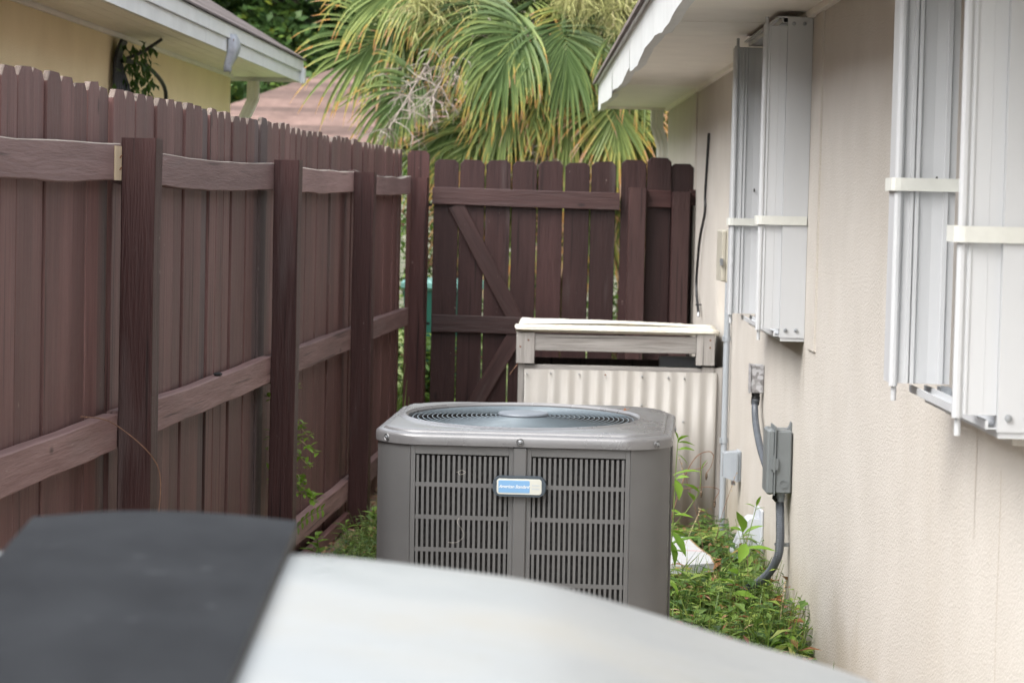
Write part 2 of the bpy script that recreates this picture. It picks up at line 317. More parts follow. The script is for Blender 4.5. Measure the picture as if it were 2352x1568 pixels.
def plank_mesh(L,w,t,seed,top='flat',segs=4,wob=.0,bev=.003,mats=('stain','worn_skylit'),topside=None,bow=0.):
    """a board: length along z, width along x (0..w), thickness along y (0..t). top 'ear' = dog-eared top."""
    b=MB(); rings=[]
    zs=[L*i/segs for i in range(segs+1)]
    if top=='ear': e=min(.024,w*.18); zs=[L*i/segs*(1-e/L) for i in range(segs+1)]+[L]
    for i,z in enumerate(zs):
        a=0.;c=w
        if wob: a+=wob*nz(seed*3.1,z*2.3); c+=wob*nz(seed*3.1+9,z*2.6)
        y0=bow*math.sin(PI*z/L); y1=y0+t
        if top=='ear' and i==len(zs)-1: a+=e; c-=e
        jz=0. if i<len(zs)-1 else .006
        f=lambda x: z+(jz*nz(seed*1.7,x*22) if jz else 0)
        rings.append([(a+bev,y0,f(a)),(c-bev,y0,f(c)),(c,y0+bev,f(c)),(c,y1-bev,f(c)),(c-bev,y1,f(c)),(a+bev,y1,f(a)),(a,y1-bev,f(a)),(a,y0+bev,f(a))])
    b.loft(rings,True,True,True)
    n=8; b.mi[-1]=1
    if top=='ear':
        base=(len(rings)-2)*n
        for j in (2,6): b.mi[base+j]=1 if math.sin(seed*7.3+j)>-.1 else 0
    if topside is not None:   # upper long side takes the worn, sky-lit tone: face j of every ring band
        for i in range(len(rings)-1):
            for j in topside: b.mi[i*n+j]=1
    return b.mesh('board',list(mats))
# ---------------------------------------------------------------- ground (structure)
def sheet(name,x0,y0,x1,y1,z,mat,nx=2,ny=2,amp=0.,kind='structure'):
    b=MB(); vs=[]
    for j in range(ny+1):
        for i in range(nx+1):
            x=x0+(x1-x0)*i/nx;y=y0+(y1-y0)*j/ny; vs.append((x,y,z+amp*nz(x*1.3,y*1.3)))
    b.add(vs,[(j*(nx+1)+i,j*(nx+1)+i+1,(j+1)*(nx+1)+i+1,(j+1)*(nx+1)+i) for j in range(ny) for i in range(nx)])
    return tag(b.build(name,mat,smooth=True,fixn=False),kind=kind)
sheet('ground',-250,-250,250,300,-.03,'lawn')
sheet('side_yard_soil',-1.9,5.5,1.1,14.6,.0,'soil',40,120,.02)
sheet('bounce_ground',-7,-14,7,5.52,.012,'bounce_ground')  # unseen pale ground added to bounce light onto soffit and fence
# ---------------------------------------------------------------- house (right)
HX,HR=.962,-.0041     # wall line: local +y runs along the wall, local -x points out of it
house=thing('stucco_house','cream stucco house wall with white soffit along the right side of the passage','house',(HX,0,0),HR)
YE=17.3; ZS=2.2; EV=-.47; EE=YE+.0
b=MB(); b.box((0,-3,-.02),(9,YE,2.6)); b.build('wall','stucco',house)
# soffit in panels with recessed joints
ys=[-3.0]
while ys[-1]<EE: ys.append(ys[-1]+1.22)
ys[-1]=EE
for i in range(len(ys)-1):
    b=MB(); b.box((EV+.012,ys[i]+.002,ZS+random.uniform(0,.003)),(-.022,ys[i+1]-.002,ZS+.012))
    b.build('soffit_panel','soffit',house)
b=MB(); b.box((EV+.02,-3,ZS+.03),(0,EE,ZS+.05)); b.build('soffit_backing','dark',house)
b=MB(); b.box((-.022,-3,ZS-.022),(-.0,EE,ZS+.014)); b.box((EV,EE,ZS-.015),(.3,EE+.02,ZS+.13)); b.build('soffit_trim','soffit',house)
# bent aluminium fascia in lengths, lower edge buckled
def fascia_piece(y0,y1,seed,droop):
    b=MB(); n=14; A=[];B=[];C=[];D=[]
    for i in range(n+1):
        u=i/n; y=y0+(y1-y0)*u; w=droop*(.5+.5*math.cos(u*2*PI+seed))*.9+.006*nz(seed,y*5)
        xo=EV-.004+.010*nz(seed+4,y*3)
        A.append((EV-.012,y,ZS+.15)); B.append((xo-.004,y,ZS-.012-w)); C.append((xo+.035,y,ZS-.012-w*.8)); D.append((xo+.037,y,ZS-.002-w*.5))
    b.loft([A,B,C,D],False); return b
fy=[-3,.0,3.0,6.1,9.3,12.2,14.6,EE]
for i in range(len(fy)-1):
    fascia_piece(fy[i]+.002,fy[i+1]-.002,i*1.9,.035).build('fascia','fascia',house,smooth='auto',fixn=False)
b=MB(); b.box((EV-.03,-3,ZS+.152),(EV+.03,EE+.03,ZS+.163)); b.build('drip_edge','fascia',house)
# roof slab with shingle butts
rf=MB(); rf.prism([(EV-.05,ZS+.166),(9,ZS+.166+9.5*.42),(9,ZS+.12+9.5*.42),(EV-.05,ZS+.15)],-3,EE+.05,mtx=Matrix(((1,0,0,0),(0,0,1,0),(0,1,0,0),(0,0,0,1))))
rfo=rf.build('roof','shingle_brown',house)
for i in range(68):
    y=-3+i*.3; b=MB(); b.box((EV-.045,y+.004,ZS+.164),(EV+.1,y+.296,ZS+.176+random.uniform(0,.004))); b.build('shingle','shingle_brown',rfo,fixn=False)
# downspout at the far corner
b=MB(); pts=[(-.075,17.36,2.2),(-.075,17.36,2.08),(-.03,17.35,1.93),(-.03,17.35,.05)]
def rect_tube(b,pts,w,d,ribs=3):
    rings=[]
    for p in pts:
        ring=[]; k=ribs*2
        for i in range(k+1): ring.append((p[0]-w/2+w*i/k,p[1]-d/2-(.004 if i%2 else 0),p[2]))
        for i in range(k+1): ring.append((p[0]+w/2-w*i/k,p[1]+d/2+(.004 if i%2 else 0),p[2]))
        rings.append(ring)
    b.loft(rings,True,True,True)
rect_tube(b,pts,.085,.06); b.build('downspout','gutterwhite',house)
b=MB(); b.box((-.125,17.32,2.185),(-.02,17.41,2.2)); b.build('downspout_outlet','gutterwhite',house)
# raised stucco band beside the first window, wall corner bead and hairline crack
b=MB(); b.box((-.007,8.27,1.065),(.0,8.47,ZS-.022)); b.build('window_surround','stucco',house)
b=MB(); b.box((-.01,14.32,.1),(.0,14.5,2.18)); b.build('wall_patch','stucco',house)
b=MB(); pts=[(-.0006,5.02+.012*nz(z*3.),z) for z in [0+.06*i for i in range(18)]]
b.loft([[(p[0],p[1]-.0009,p[2]) for p in pts],[(p[0],p[1]+.0009,p[2]) for p in pts]],False); b.build('crack','ochre',house,fixn=False)
for yy_,z0_,L_ in ((8.60,1.06,.22),(5.3,1.09,.25)):
    b=MB(); n_=8; A=[(-.0008,yy_-.012*(1-i/n_)+.004*nz(yy_,i),z0_-L_*i/n_) for i in range(n_+1)]; B_=[(-.0008,yy_+.012*(1-i/n_)+.004*nz(yy_+3,i),z0_-L_*i/n_) for i in range(n_+1)]; b.loft([A,B_],False); b.build('drip_stain','stain_wall',house,fixn=False)
# windows behind the shutters
for (y0,y1) in ((8.75,9.75),(4.72,5.42)):
    b=MB()
    for q in (((-.02,y0,1.13),(-.001,y0+.05,2.12)),((-.02,y1-.05,1.13),(-.001,y1,2.12)),((-.02,y0+.05,1.13),(-.001,y1-.05,1.18)),((-.02,y0+.05,2.07),(-.001,y1-.05,2.12)),((-.022,y0+.05,1.6),(-.001,y1-.05,1.64))): b.box(*q)
    w=b.build('window_frame','fascia',house)
    for z0,z1 in ((1.18,1.6),(1.64,2.07)):
        b=MB(); b.box((-.008,y0+.05,z0),(-.002,y1-.05,z1)); b.build('pane','glass',w)
    b=MB(); b.box((-.045,y0-.03,1.10),(-.001,y1+.03,1.129)); b.build('sill','stucco',w)
# ---------------------------------------------------------------- hurricane shutters (accordion)
def vblade(prof,z0,z1,name,mat,parent,th=.002):
    """thin extruded vertical profile in (x,y)"""
    b=MB(); p=[Vector((x,y,0)) for x,y in prof]; q=[]
    for i,v in enumerate(p):
        d=(p[min(i+1,len(p)-1)]-p[max(i-1,0)]).normalized(); q.append(v+Vector((-d.y,d.x,0))*th)
    ring=p+q[::-1]
    b.loft([[(v.x,v.y,z0) for v in ring],[(v.x,v.y,z1) for v in ring]],True,False,False)
    for a,z in ((0,z0),(1,z1)):
        n=len(p); o=len(b.v)
        b.v+=[(v.x,v.y,z) for v in ring]
        for i in range(n-1): b.face([o+i,o+i+1,o+2*n-2-i,o+2*n-1-i])
    return b.build(name,mat,parent)
def tube_v(x,y,r,z0,z1,n=10):
    b=MB(); b.lathe([(r,z0),(r,z1)],n,(x,y,0),cap=True); return b
def shutter(label,yn,yf,zb,zt,strap_n,strap_f):
    s=thing('hurricane_shutter',label,'shutter',(HX,0,0),HR,'accordion shutters folded open on the right wall')
    W=.167
    # far stack: folded blades, interlocking ribs
    for k in range(5):
        y=yf+.006+k*.021; j=.004*(k%2)
        vblade([(-W+.018+j,y),(-.135,y),(-.134,y-.007),(-.127,y-.007),(-.126,y),(-.124,y),(-.123,y-.006),(-.115,y-.006),(-.113,y),(-.085,y+.002),(-.062,y),(-.061,y-.006),(-.052,y-.006),(-.050,y),(-.036,y)],zb,zt,'blade','shutter',s)
    tube_v(-W+.009,yf+.004,.0095,zb-.006,zt+.004).build('lead_post','shutter',s,smooth='auto')
    b=MB(); b.box((-W+.002,yf+.012,zb),(-W+.02,yf+.1,zt)); b.build('edge_post','shutter',s)
    tube_v(-W+.012,yf+.012,.006,zb-.038,zb-.0061,8).build('pin','shutter',s,smooth='auto')
    tube_v(-W+.012,yf+.012,.006,zt+.0041,zt+.034,8).build('pin','shutter',s,smooth='auto')
    b=MB(); b.prism([(.0028*math.cos(q*PI/6),(.008 if abs(math.sin(q*PI/6))>.3 else .004)*math.sin(q*PI/6)) for q in range(12)],-.001,.0006,mtx=Matrix.Translation((-.078,yf-.0003,1.60))@Matrix.Rotation(R(90),4,'X')); b.build('slot_hole','dark',s)
    # near stack: flat outer blade, lead post, side plate fixed to the wall
    vblade([(-W+.017,yn),(-.148,yn),(-.146,yn-.003),(-.142,yn-.003),(-.141,yn),(-.112,yn),(-.1117,yn-.0007),(-.1112,yn-.0007),(-.111,yn),(-.086,yn)],zb,zt,'blade','shutter',s)
    tube_v(-W+.009,yn+.004,.0095,zb-.006,zt+.004).build('lead_post','shutter',s,smooth='auto')
    for k in range(4):
        y=yn+.02+k*.02; vblade([(-W+.02,y),(-.13,y),(-.129,y-.006),(-.12,y-.006),(-.119,y),(-.06,y),(-.04,y)],zb,zt,'blade','shutter',s)
    tube_v(-W+.012,yn+.012,.006,zb-.04,zb-.0061,8).build('pin','shutter',s,smooth='auto')
    tube_v(-W+.012,yn+.012,.006,zt+.0041,zt+.03,8).build('pin','shutter',s,smooth='auto')
    b=MB(); b.box((-.0855,yn-.012,zb-.03),(-.001,yn-.0095,zt+.03)); b.box((-.0855,yn-.0095,zb-.03),(-.083,yn+.02,zt+.03))
    pl=b.build('side_plate','shutter',s)
    for z in (zb-.004,zt+.008):
        for x in (-.066,-.03):
            b=MB(); b.lathe([(.0001,-.006),(.0065,-.005),(.007,0),(.007,.004)],8,(x,yn-.0125,z),Matrix.Rotation(R(-90),3,'X').to_4x4()); b.build('screw','steel',pl,smooth='auto')
    # tracks
    for z0,z1,nm in ((zb-.026,zb-.010,0),(zt+.010,zt+.026,1)):
        b=MB(); b.box((-.105,yn+.001,z0),(-.03,yf+.12,z0+.003)); b.box((-.105,yn+.001,z0+.0031),(-.100,yf+.12,z1)); b.box((-.072,yn+.001,z0+.0031),(-.067,yf+.12,z1)); b.box((-.0345,yn+.001,z0+.0031),(-.0305,yf+.12,z1))
        b.build('track','shutter',s)
        b=MB()
        if nm==0: b.box((-.082,yn-.008,z0-.016),(-.001,yf+.04,z0-.0005))
        else: b.box((-.12,yn-.008,z1+.0005),(-.001,yf+.14,z1+.006)); b.box((-.028,yn+.001,z0-.03),(-.001,yf+.12,z1-.0005))
        b.build('track_bracket','shutter',s)
    b=MB(); b.box((-.062,yf-.05,zb-.022),(-.04,yf+.004,zb-.004)); b.build('locking_pin','steel',s)
    # straps
    h=.028
    b=MB(); x1=-.030
    b.loft([[(-.060,yf+.112,z),(-W-.004,yf+.11,z),(-W-.006,yf+.0,z),(-W+.0,yf-.010,z),(-W+.01,yf-.012,z),(-.02,yf-.012,z)] for z in (strap_f,strap_f+h)],False)
    o=b.build('strap','strap',s,smooth=False,fixn=False); sm=o.modifiers.new('thick','SOLIDIFY'); sm.thickness=.0025; sm.offset=1
    b=MB()
    b.loft([[(-.060,yn+.092,z),(-W-.004,yn+.09,z),(-W-.006,yn-.004,z),(-W,yn-.012,z),(-W+.01,yn-.0155,z),(-.09,yn-.0165,z),(-.080,yn-.0165,z),(-.004,yn-.0165,z)] for z in (strap_n,strap_n+h+.002)],False)
    o=b.build('strap','strap',s,fixn=False); sm=o.modifiers.new('thick','SOLIDIFY'); sm.thickness=.0025; sm.offset=1
    return s
shutter('white folded accordion shutter around the farther window, seen from top to bottom',8.62,9.80,1.122,2.15,1.476,1.463)
shutter('white folded accordion shutter at the nearer window, cut off by the photo edge',4.64,5.45,1.160,2.15,1.477,1.575)
# ---------------------------------------------------------------- things fixed to the right wall
def wall_thing(name,label,cat,y,z,group=None): 
    n=(math.cos(HR),math.sin(HR)); a=(-math.sin(HR),math.cos(HR))
    return thing(name,label,cat,(HX+a[0]*y,a[1]*y,z),HR,group)
# disconnect box
d=wall_thing('disconnect_box','dark grey electrical disconnect box with round knockout, on the right wall between two flexible conduits','electrical box',8.93,.53)
b=MB(); b.bbox((-.062,-.075,0),(-.004,.075,.222),.005); b.build('box_body','box_grey',d)
b=MB(); b.bbox((-.092,-.079,-.004),(-.0625,.079,.226),.007); cv=b.build('cover','box_grey',d)
b=MB(); b.box((-.066,-.0835,-.006),(-.0615,.0835,.236)); b.build('cover_lip','box_grey',cv)
b=MB(); b.box((-.078,-.087,.085),(-.052,-.0765,.125)); b.box((-.07,-.09,.075),(-.063,-.0765,.135)); b.build('latch','box_grey',d)
b=MB()
for r0,r1 in ((.0165,.0145),(.0115,.010)): b.lathe([(r0,0),(r0,.0015),(r1,.0015),(r1,0)],20,(-.030,-.0755,.033),Matrix.Rotation(R(90),3,'X').to_4x4())
b.lathe([(.0001,.001),(.002,.001),(.002,0)],8,(-.030,-.0755,.033),Matrix.Rotation(R(90),3,'X').to_4x4())
b.build('knockout','box_grey',d,smooth='auto')
b=MB(); b.prism([(-.022,0),(-.001,0),(-.001,.245),(-.004,.25),(-.008,.235),(-.012,.228),(-.022,.223)],-.02,.02,mtx=Matrix(((1,0,0,0),(0,0,1,0),(0,1,0,0),(0,0,0,1)))); b.build('mounting_tab','box_grey',d)
b=MB(); b.tube([(-.034,-.01,0),(-.034,-.01,-.035)],[.017,.015],12); b.build('fitting','box_light',d,smooth='auto')
b=MB(); b.tube([(-.052,-.012,-.002),(-.056,-.014,-.022),(-.046,-.014,-.032)],.008,8); b.build('lock_nut','black_metal',d,smooth='auto')
def ribbed(pts,r,pitch=.006,depth=.0012):
    P=[Vector(p) for p in pts]; out=[]
    for i in range(len(P)-1):    # catmull-rom
        p0=P[max(i-1,0)];p1=P[i];p2=P[i+1];p3=P[min(i+2,len(P)-1)]
        n=max(2,int((p2-p1).length/pitch*2))
        for k in range(n):
            t=k/n; out.append(.5*((2*p1)+(-p0+p2)*t+(2*p0-5*p1+4*p2-p3)*t*t+(-p0+3*p1-3*p2+p3)*t**3))
    out.append(P[-1]); b=MB(); b.tube(out,[r+(depth if i%2 else 0) for i in range(len(out))],10); return b
def smoothpts(pts,n=8):
    P=[Vector(p) for p in pts]; out=[]
    for i in range(len(P)-1):
        p0=P[max(i-1,0)];p1=P[i];p2=P[i+1];p3=P[min(i+2,len(P)-1)]
        for k in range(n):
            t=k/n; out.append(.5*((2*p1)+(-p0+p2)*t+(2*p0-5*p1+4*p2-p3)*t*t+(-p0+3*p1-3*p2+p3)*t**3))
    return out+[P[-1]]
W=lambda x,y,z: Vector((HX,0,0))+Matrix.Rotation(HR,3,'Z')@Vector((x,y,z))
c=ribbed([W(-.034,8.93,.49),W(-.036,8.88,.42),W(-.037,8.86,.36),W(-.045,8.86,.30),W(-.08,8.92,.225),W(-.16,9.0,.155),W(-.25,9.02,.12),W(-.36,9.0,.08)],.0145).build('flexible_conduit','flex',smooth=False)
tag(c,'thick dark flexible conduit curving from the bottom of the disconnect box down into the weeds','conduit','flexible conduits on the right wall')
b=MB(); b.lathe([(.019,-.004),(.0195,0),(.019,.004)],12,W(-.034,8.90,.345)); b.box(W(-.034,8.895,.341)-Vector((0,.004,.003)),W(-.001,8.905,.347)+Vector((0,.004,.003)))
cl=b.build('conduit_clamp','steel',smooth='auto'); tag(cl,'small metal clamp holding the lower conduit to the wall among the leaves','clamp')
c=ribbed([W(-.032,10.0,.775),W(-.034,9.99,.74),W(-.04,9.85,.68),W(-.045,9.6,.62),W(-.05,9.3,.58),W(-.05,9.02,.56)],.0125).build('flexible_conduit','flex')
tag(c,'dark ribbed conduit hanging from the small zinc box to the disconnect box','conduit','flexible conduits on the right wall')
g=wall_thing('junction_box','small mottled zinc junction box, the highest box below the farther shutter','electrical box',10.02,.80)
b=MB(); b.bbox((-.052,-.035,0),(-.001,.035,.112),.003); b.build('box_body','galv',g)
b=MB(); b.bbox((-.057,-.038,-.002),(-.0525,.038,.114),.002); b.build('cover','galv',g)
b=MB(); b.tube([(-.030,-.01,0),(-.030,-.01,-.012)],.017,12); b.tube([(-.030,-.01,-.012),(-.030,-.01,-.018),(-.032,-.01,-.045),(-.033,-.01,-.052)],[.015,.0175,.0165,.012],12); b.build('fitting','black_metal',g,smooth='auto')
b=MB(); 
for z in (.03,.085): b.lathe([(.0001,-.0015),(.003,-.001),(.003,0)],8,(-.0575,0,z),Matrix.Rotation(R(90),3,'Y').to_4x4())
b.build('screw','steel',g)
# outlet cover
o_=wall_thing('outlet_cover','light grey weatherproof outlet cover low on the right wall, left of the disconnect box','outlet',10.95,.345)
b=MB(); b.bbox((-.02,-.045,0),(-.001,.045,.135),.004); b.build('base','box_light',o_)
b=MB(); rings=[]
for x,i in ((-.021,0),(-.045,.004),(-.078,.014)): rings.append([(x,-.05+i,.004+i*1.2),(x,.05-i,.004+i*1.2),(x,.05-i,.13-i*.6),(x,-.05+i,.13-i*.6)])
b.loft(rings,True,True,True); b.build('hood','box_light',o_)
b=MB()
for z in (.02,.065,.11): b.tube([(-.023,-.053,z-.012),(-.023,-.053,z+.012)],.005,8)
b.box((-.028,-.056,.002),(-.016,-.0505,.128)); b.build('hinge','box_light',o_)
b=MB(); b.tube([(-.03,0,.0),(-.03,0,-.018)],.009,8); b.build('fitting','box_light',o_)
# white rigid conduit
b=MB(); b.tube([W(-.022,11.60,-.02),W(-.022,11.60,1.19)],.0145,12); 
pc=b.build('rigid_conduit','pvc_grey',smooth='auto'); tag(pc,'straight pale grey vertical pipe on the wall right beside the wooden box','pipe')
for z in (.46,.93):
    b=MB(); b.lathe([(.0175,-.012),(.018,0),(.0175,.012)],12,W(-.022,11.60,z)); b.box(W(-.042,11.585,z-.012),W(-.037,11.615,z+.012)); b.build('pipe_strap','pvc_grey',pc,smooth='auto')
# meter box
mb=wall_thing('meter_box','beige metal utility box on the wall, half hidden behind the farther shutter','utility box',11.12,1.205)
b=MB(); b.bbox((-.085,-.15,0),(-.001,.15,.23),.005); b.build('box_body','box_beige',mb)
b=MB(); b.bbox((-.105,-.145,.005),(-.0855,.145,.225),.004); cv=b.build('cover','box_beige',mb)
b=MB(); b.box((-.112,-.16,.075),(-.1,-.145,.105)); b.box((-.114,-.165,.09),(-.105,-.14,.094)); b.build('hasp','steel',cv)
b=MB(); b.tube([(-.035,-.1,0),(-.035,-.1,-.03)],.02,10); b.build('fitting','box_beige',mb)
# hanging cable
pts=[W(-.012,13.25,1.915),W(-.012,13.3,1.80),W(-.015,13.35,1.6),W(-.014,13.36,1.5),W(-.02,13.6,1.36),W(-.02,13.75,1.2),W(-.02,13.78,1.10),W(-.018,13.7,1.02),W(-.02,13.55,.965)]
b=MB(); b.tube(smoothpts(pts),.0075,8); hc=b.build('hanging_cable','cable',smooth='auto'); tag(hc,'thin black cable hanging loose down the far part of the right wall','cable')
b=MB(); b.box(W(-.035,13.585,1.002),W(-.004,13.595,1.010)); b.build('cable_tie','cable',hc)
b=MB(); b.tube([W(-.02,13.55,.966),W(-.021,13.54,.945)],.006,8); b.build('connector','steel',hc)
# white dryer vent hood
v=wall_thing('vent_hood','white plastic dryer vent hood low on the right wall among the weeds','vent',9.93,.15)
b=MB(); b.bbox((-.012,-.09,-.02),(-.001,.09,.20),.003); b.build('flange','vent_white',v)
b=MB(); prof=[(-.0125,.165),(-.05,.165),(-.062,.155),(-.075,.13),(-.115,.03),(-.12,.018),(-.112,.012),(-.0125,-.005)]
b.prism(prof,-.075,.075,mtx=Matrix(((1,0,0,0),(0,0,1,0),(0,1,0,0),(0,0,0,1)))); b.build('hood','vent_white',v)
b=MB(); b.prism([(-.013,.166),(-.03,.166),(-.024,.205),(-.013,.195)],-.05,.05,mtx=Matrix(((1,0,0,0),(0,0,1,0),(0,1,0,0),(0,0,0,1)))); b.build('mounting_tab','vent_white',v)
# ---------------------------------------------------------------- left fence
FX,FR=-1.525,-.0664
fence=thing('wooden_fence','long dark brown stained picket fence with posts and rails along the left side','fence',(FX,0,0),FR)
posts=[-.6,1.84,4.3,6.87,9.43,11.72,14.17]
ptop=[1.68,1.68,1.68,1.682,1.670,1.657,1.66]
for i,y in enumerate(posts):
    if i==6: continue
    me=plank_mesh(ptop[i]+.05,.093,.093,i*5.3,segs=6,wob=.003,mats=('stain_dark','worn_skylit'))
    p=link('post',me,fence,(0,y,-.05))
# last post is slimmer-looking, with its own board behind it facing the camera
me=plank_mesh(1.71,.093,.093,44,segs=6,wob=.003,mats=('stain_dark','worn_skylit')); link('post',me,fence,(0,14.17,-.05))
def rail(y0,y1,z,seed,parent,h=.097,t=.040,bow=.0,mats=('stain_rail','worn_skylit'),endw=True):
    """horizontal rail between y0 and y1 in fence coordinates; top at z; board length along +y"""
    L=y1-y0; me=plank_mesh(L,h,t,seed,segs=14,wob=(.009 if mats[1]=='worn_skylit_rail' else .0045),mats=mats,bow=0.)
    for vtx in me.vertices:     # sag / warp
        u=vtx.co.z/L; vtx.co.x+=bow*math.sin(PI*u)
    # board x(0..h)-> -z... top side = x=0 ; y(0..t) -> -x ; z -> +y
    for p in me.polygons:
        c=p.center
        if p.normal.x<-.5 and mats[1]=='worn_skylit_rail': p.material_index=1
    mt=frame_mtx((0,y0,z),(0,0,-1),(-1,0,0),(0,1,0)); mt=Matrix(((0,-1,0,0),(0,0,1,y0),(-1,0,0,z),(0,0,0,1)))
    return link('rail',me,parent,mtx=mt)
bounds=[-.55,1.885,4.35,6.865,9.476,11.76,14.165]
for k,z in enumerate((1.66,.932,.222)):
    for i in range(6):
        y0=bounds[i]+(.006 if i!=3 else .048); y1=bounds[i+1]
        r=rail(y0,y1,z+random.uniform(-.004,.006),i*7+k*3.3,fence,bow=.012 if (k==0) else random.uniform(-.004,.006),mats=('stain_rail','worn_skylit_rail' if k==0 else 'stain_rail'))
        if k==0 and i==2:
            # unpainted end of this rail with two nails
            b=MB(); b.box((.0008,6.782,z-.094),(.0030,6.862,z-.002)); b.build('bare_rail_end','bare',r).matrix_parent_inverse=r.matrix_basis.inverted()
            for dz in (.03,.062):
                b=MB(); b.tube([(.0032,6.865,z-dz+.004),(.004,6.845,z-dz),(.004,6.838,z-dz-.004)],.0016,6); o=b.build('nail','rust',r); o.matrix_parent_inverse=r.matrix_basis.inverted()
y=-1.2; i=0
while y<14.13:
    wdt=random.choice((.139,.139,.140,.135)); step=wdt+random.choice((.002,.003,.004,.006,.009))
    if 9.95<y<10.05: step=wdt+.028
    tz=1.822 if y<7.5 else (1.82-.002*(y-7.5) if y<10 else 1.81)
    tz+=random.uniform(-.006,.006); off=random.uniform(0,.008); tw=random.uniform(-.035,.035)
    base=random.uniform(.0,.03)
    me=plank_mesh(tz-base,wdt,.016,i*1.37,top='ear',segs=3,wob=.004,mats=(('stain_grey' if random.random()<.05 else ('stain' if random.random()<2 else 'stain')),'worn_skylit'))
    for p in me.polygons:
        if p.normal.z>.5: p.material_index=1
    # board width along fence +y, thickness toward -x, slight cup and lean
    mt=Matrix(((0,-1,0,-.0425-off),(1,0,random.uniform(-.0015,.0015),y),(0,0,1,base),(0,0,0,1)))@Matrix.Rotation(tw,4,'Z')
    link('picket',me,fence,mtx=mt)
    y+=step; i+=1
for p in fence.children:
    pass
# end picket behind the last post, facing the camera
me=plank_mesh(1.80,.128,.016,77,top='ear',segs=3,wob=.003,mats=('stain_dark','stain'))
FL=Matrix.Translation((FX,0,0))@Matrix.Rotation(FR,4,'Z')
link('picket',me,fence,mtx=FL.inverted()@Matrix.Translation((-.617,14.36,.015)))
# diagonal board behind the lower part of the third bay and a ground rail
me=plank_mesh(1.5,.06,.03,81,segs=6,wob=.003,mats=('stain','stain')); link('kick_board',me,fence,mtx=Matrix(((0,-1,0,.012),(0,0,1,10.25),(-1,0,0,.075),(0,0,0,1))))
# ---------------------------------------------------------------- gate and fixed panel (face the camera)
GY=14.30
gate=thing('wooden_gate','dark brown picket gate with diagonal braces between the fence and the house','gate',(-.47,GY,0),0)
x=.0
for i in range(7):
    wd=.141; tz=(1.768,1.766,1.768,1.765,1.770,1.768,1.775)[i]; gap=(.004,.005,.008,.005,.009,.007,.007)[i]
    me=plank_mesh(tz-.06,wd,.017,100+i*2.1,top='ear',segs=4,wob=.003,mats=('stain_gate','worn_skylit' if i<3 else 'stain'))
    link('picket',me,gate,(x+.008,.043,.06)); x+=wd+gap+.001
GW=1.062
def bar(parent,p0,p1,w,t,y,seed,mats=('stain_dark','stain'),name='rail'):
    """board in the gate plane from p0 to p1 (x,z of its centre line)"""
    d=Vector((p1[0]-p0[0],0,p1[1]-p0[1])); L=d.length; d.normalize(); xd=Vector((d.z,0,-d.x)); yd=d.cross(xd)
    me=plank_mesh(L,w,t,seed,segs=8,wob=.003,mats=mats)
    o=Vector((p0[0],y,p0[1]))-xd*w/2-(yd*t if yd.y<0 else Vector())
    return link(name,me,parent,mtx=frame_mtx(o,xd,yd,d))
M['stain_mid']=wood('gate_rail_wood',(.031,.0145,.014),(.056,.028,.026),.45,(.4,.33,.3),-.005)
bar(gate,(0,1.561),(GW,1.562-.012),.098,.038,.003,131,('stain_mid','stain'))
bar(gate,(.012,.838),(GW,.830),.098,.038,.003,133,('stain_mid','stain'))
bar(gate,(.012,.17),(GW,.165),.098,.038,.003,135,('stain_mid','stain'))
bar(gate,(.135,1.512),(.525,.800),.090,.030,.011,137,('stain_mid','stain'),'brace')
bar(gate,(.49,.782),(.17,.215),.090,.030,.011,139,('stain_mid','stain'),'brace')
b=MB(); b.box((-.035,-.004,.83),(.0,.002,.845)); b.tube([(-.028,-.006,.80),(-.028,-.006,.88)],.008,8); b.build('hinge','black_metal',gate,smooth='auto')
b=MB(); b.box((-.035,-.004,1.50),(.0,.002,1.515)); b.tube([(-.028,-.006,1.48),(-.028,-.006,1.54)],.008,8); b.build('hinge','black_metal',gate,smooth='auto')
fp=thing('short_fence','short fixed dark fence with two posts between the gate and the house','fence',(.60,GY,0),0)
for (x0,wd,tz,yy) in ((-.004,.143,1.79,.05),(.142,.139,1.805,.05),(.270,.139,1.775,.068)):
    me=plank_mesh(tz-.04,wd,.017,200+x0*9,top='ear',segs=4,wob=.003,mats=('stain_gate','stain_gate')); link('picket',me,fp,(x0+.002,yy,.04))
for x0,w_,z_ in ((.040,.098,1.632),(.285,.100,1.612)):
    me=plank_mesh(z_,w_,.093,210+x0,segs=5,wob=.002,mats=('stain_mid','stain')); link('post',me,fp,(x0,-.055,0))
bar(fp,(.139,1.572),(.284,1.570),.098,.038,.01,221); bar(fp,(.387,1.583),(.428,1.583),.09,.038,.01,222)
bar(fp,(.139,.80),(.43,.80),.098,.038,.04,223)
# ---------------------------------------------------------------- wooden equipment box with corrugated panels
bx=thing('equipment_enclosure','weathered grey wood frame box with cream corrugated panel, in front of the gate','box',(.022,12.0,0),0)
def gboard(x0,z0,x1,z1,y0,y1,seed,horiz,parent=bx,mats=('grey_wood','grey_wood')):
    if horiz:
        me=plank_mesh(x1-x0,z1-z0,y1-y0,seed,segs=8,wob=.004,mats=mats); mt=Matrix(((0,0,1,x0),(0,1,0,y0),(-1,0,0,z1),(0,0,0,1)))
        # columns: x->-z , y->y , z->x
    else:
        me=plank_mesh(z1-z0,x1-x0,y1-y0,seed,segs=5,wob=.002,mats=mats); mt=Matrix.Translation((x0,y0,z0))
    return link('frame_board',me,parent,mtx=mt)
lid_f=thing('lid_frame','weathered grey wooden lid frame sitting on the corrugated box','lid',(.022,12.0,0),0)
gboard(0,.772,.086,.918,-.02,.07,301,False,lid_f); gboard(.855,.780,.942,.928,-.02,.07,302,False,lid_f)
gboard(.0875,.832,.8535,.912,-.012,.028,303,True,lid_f)
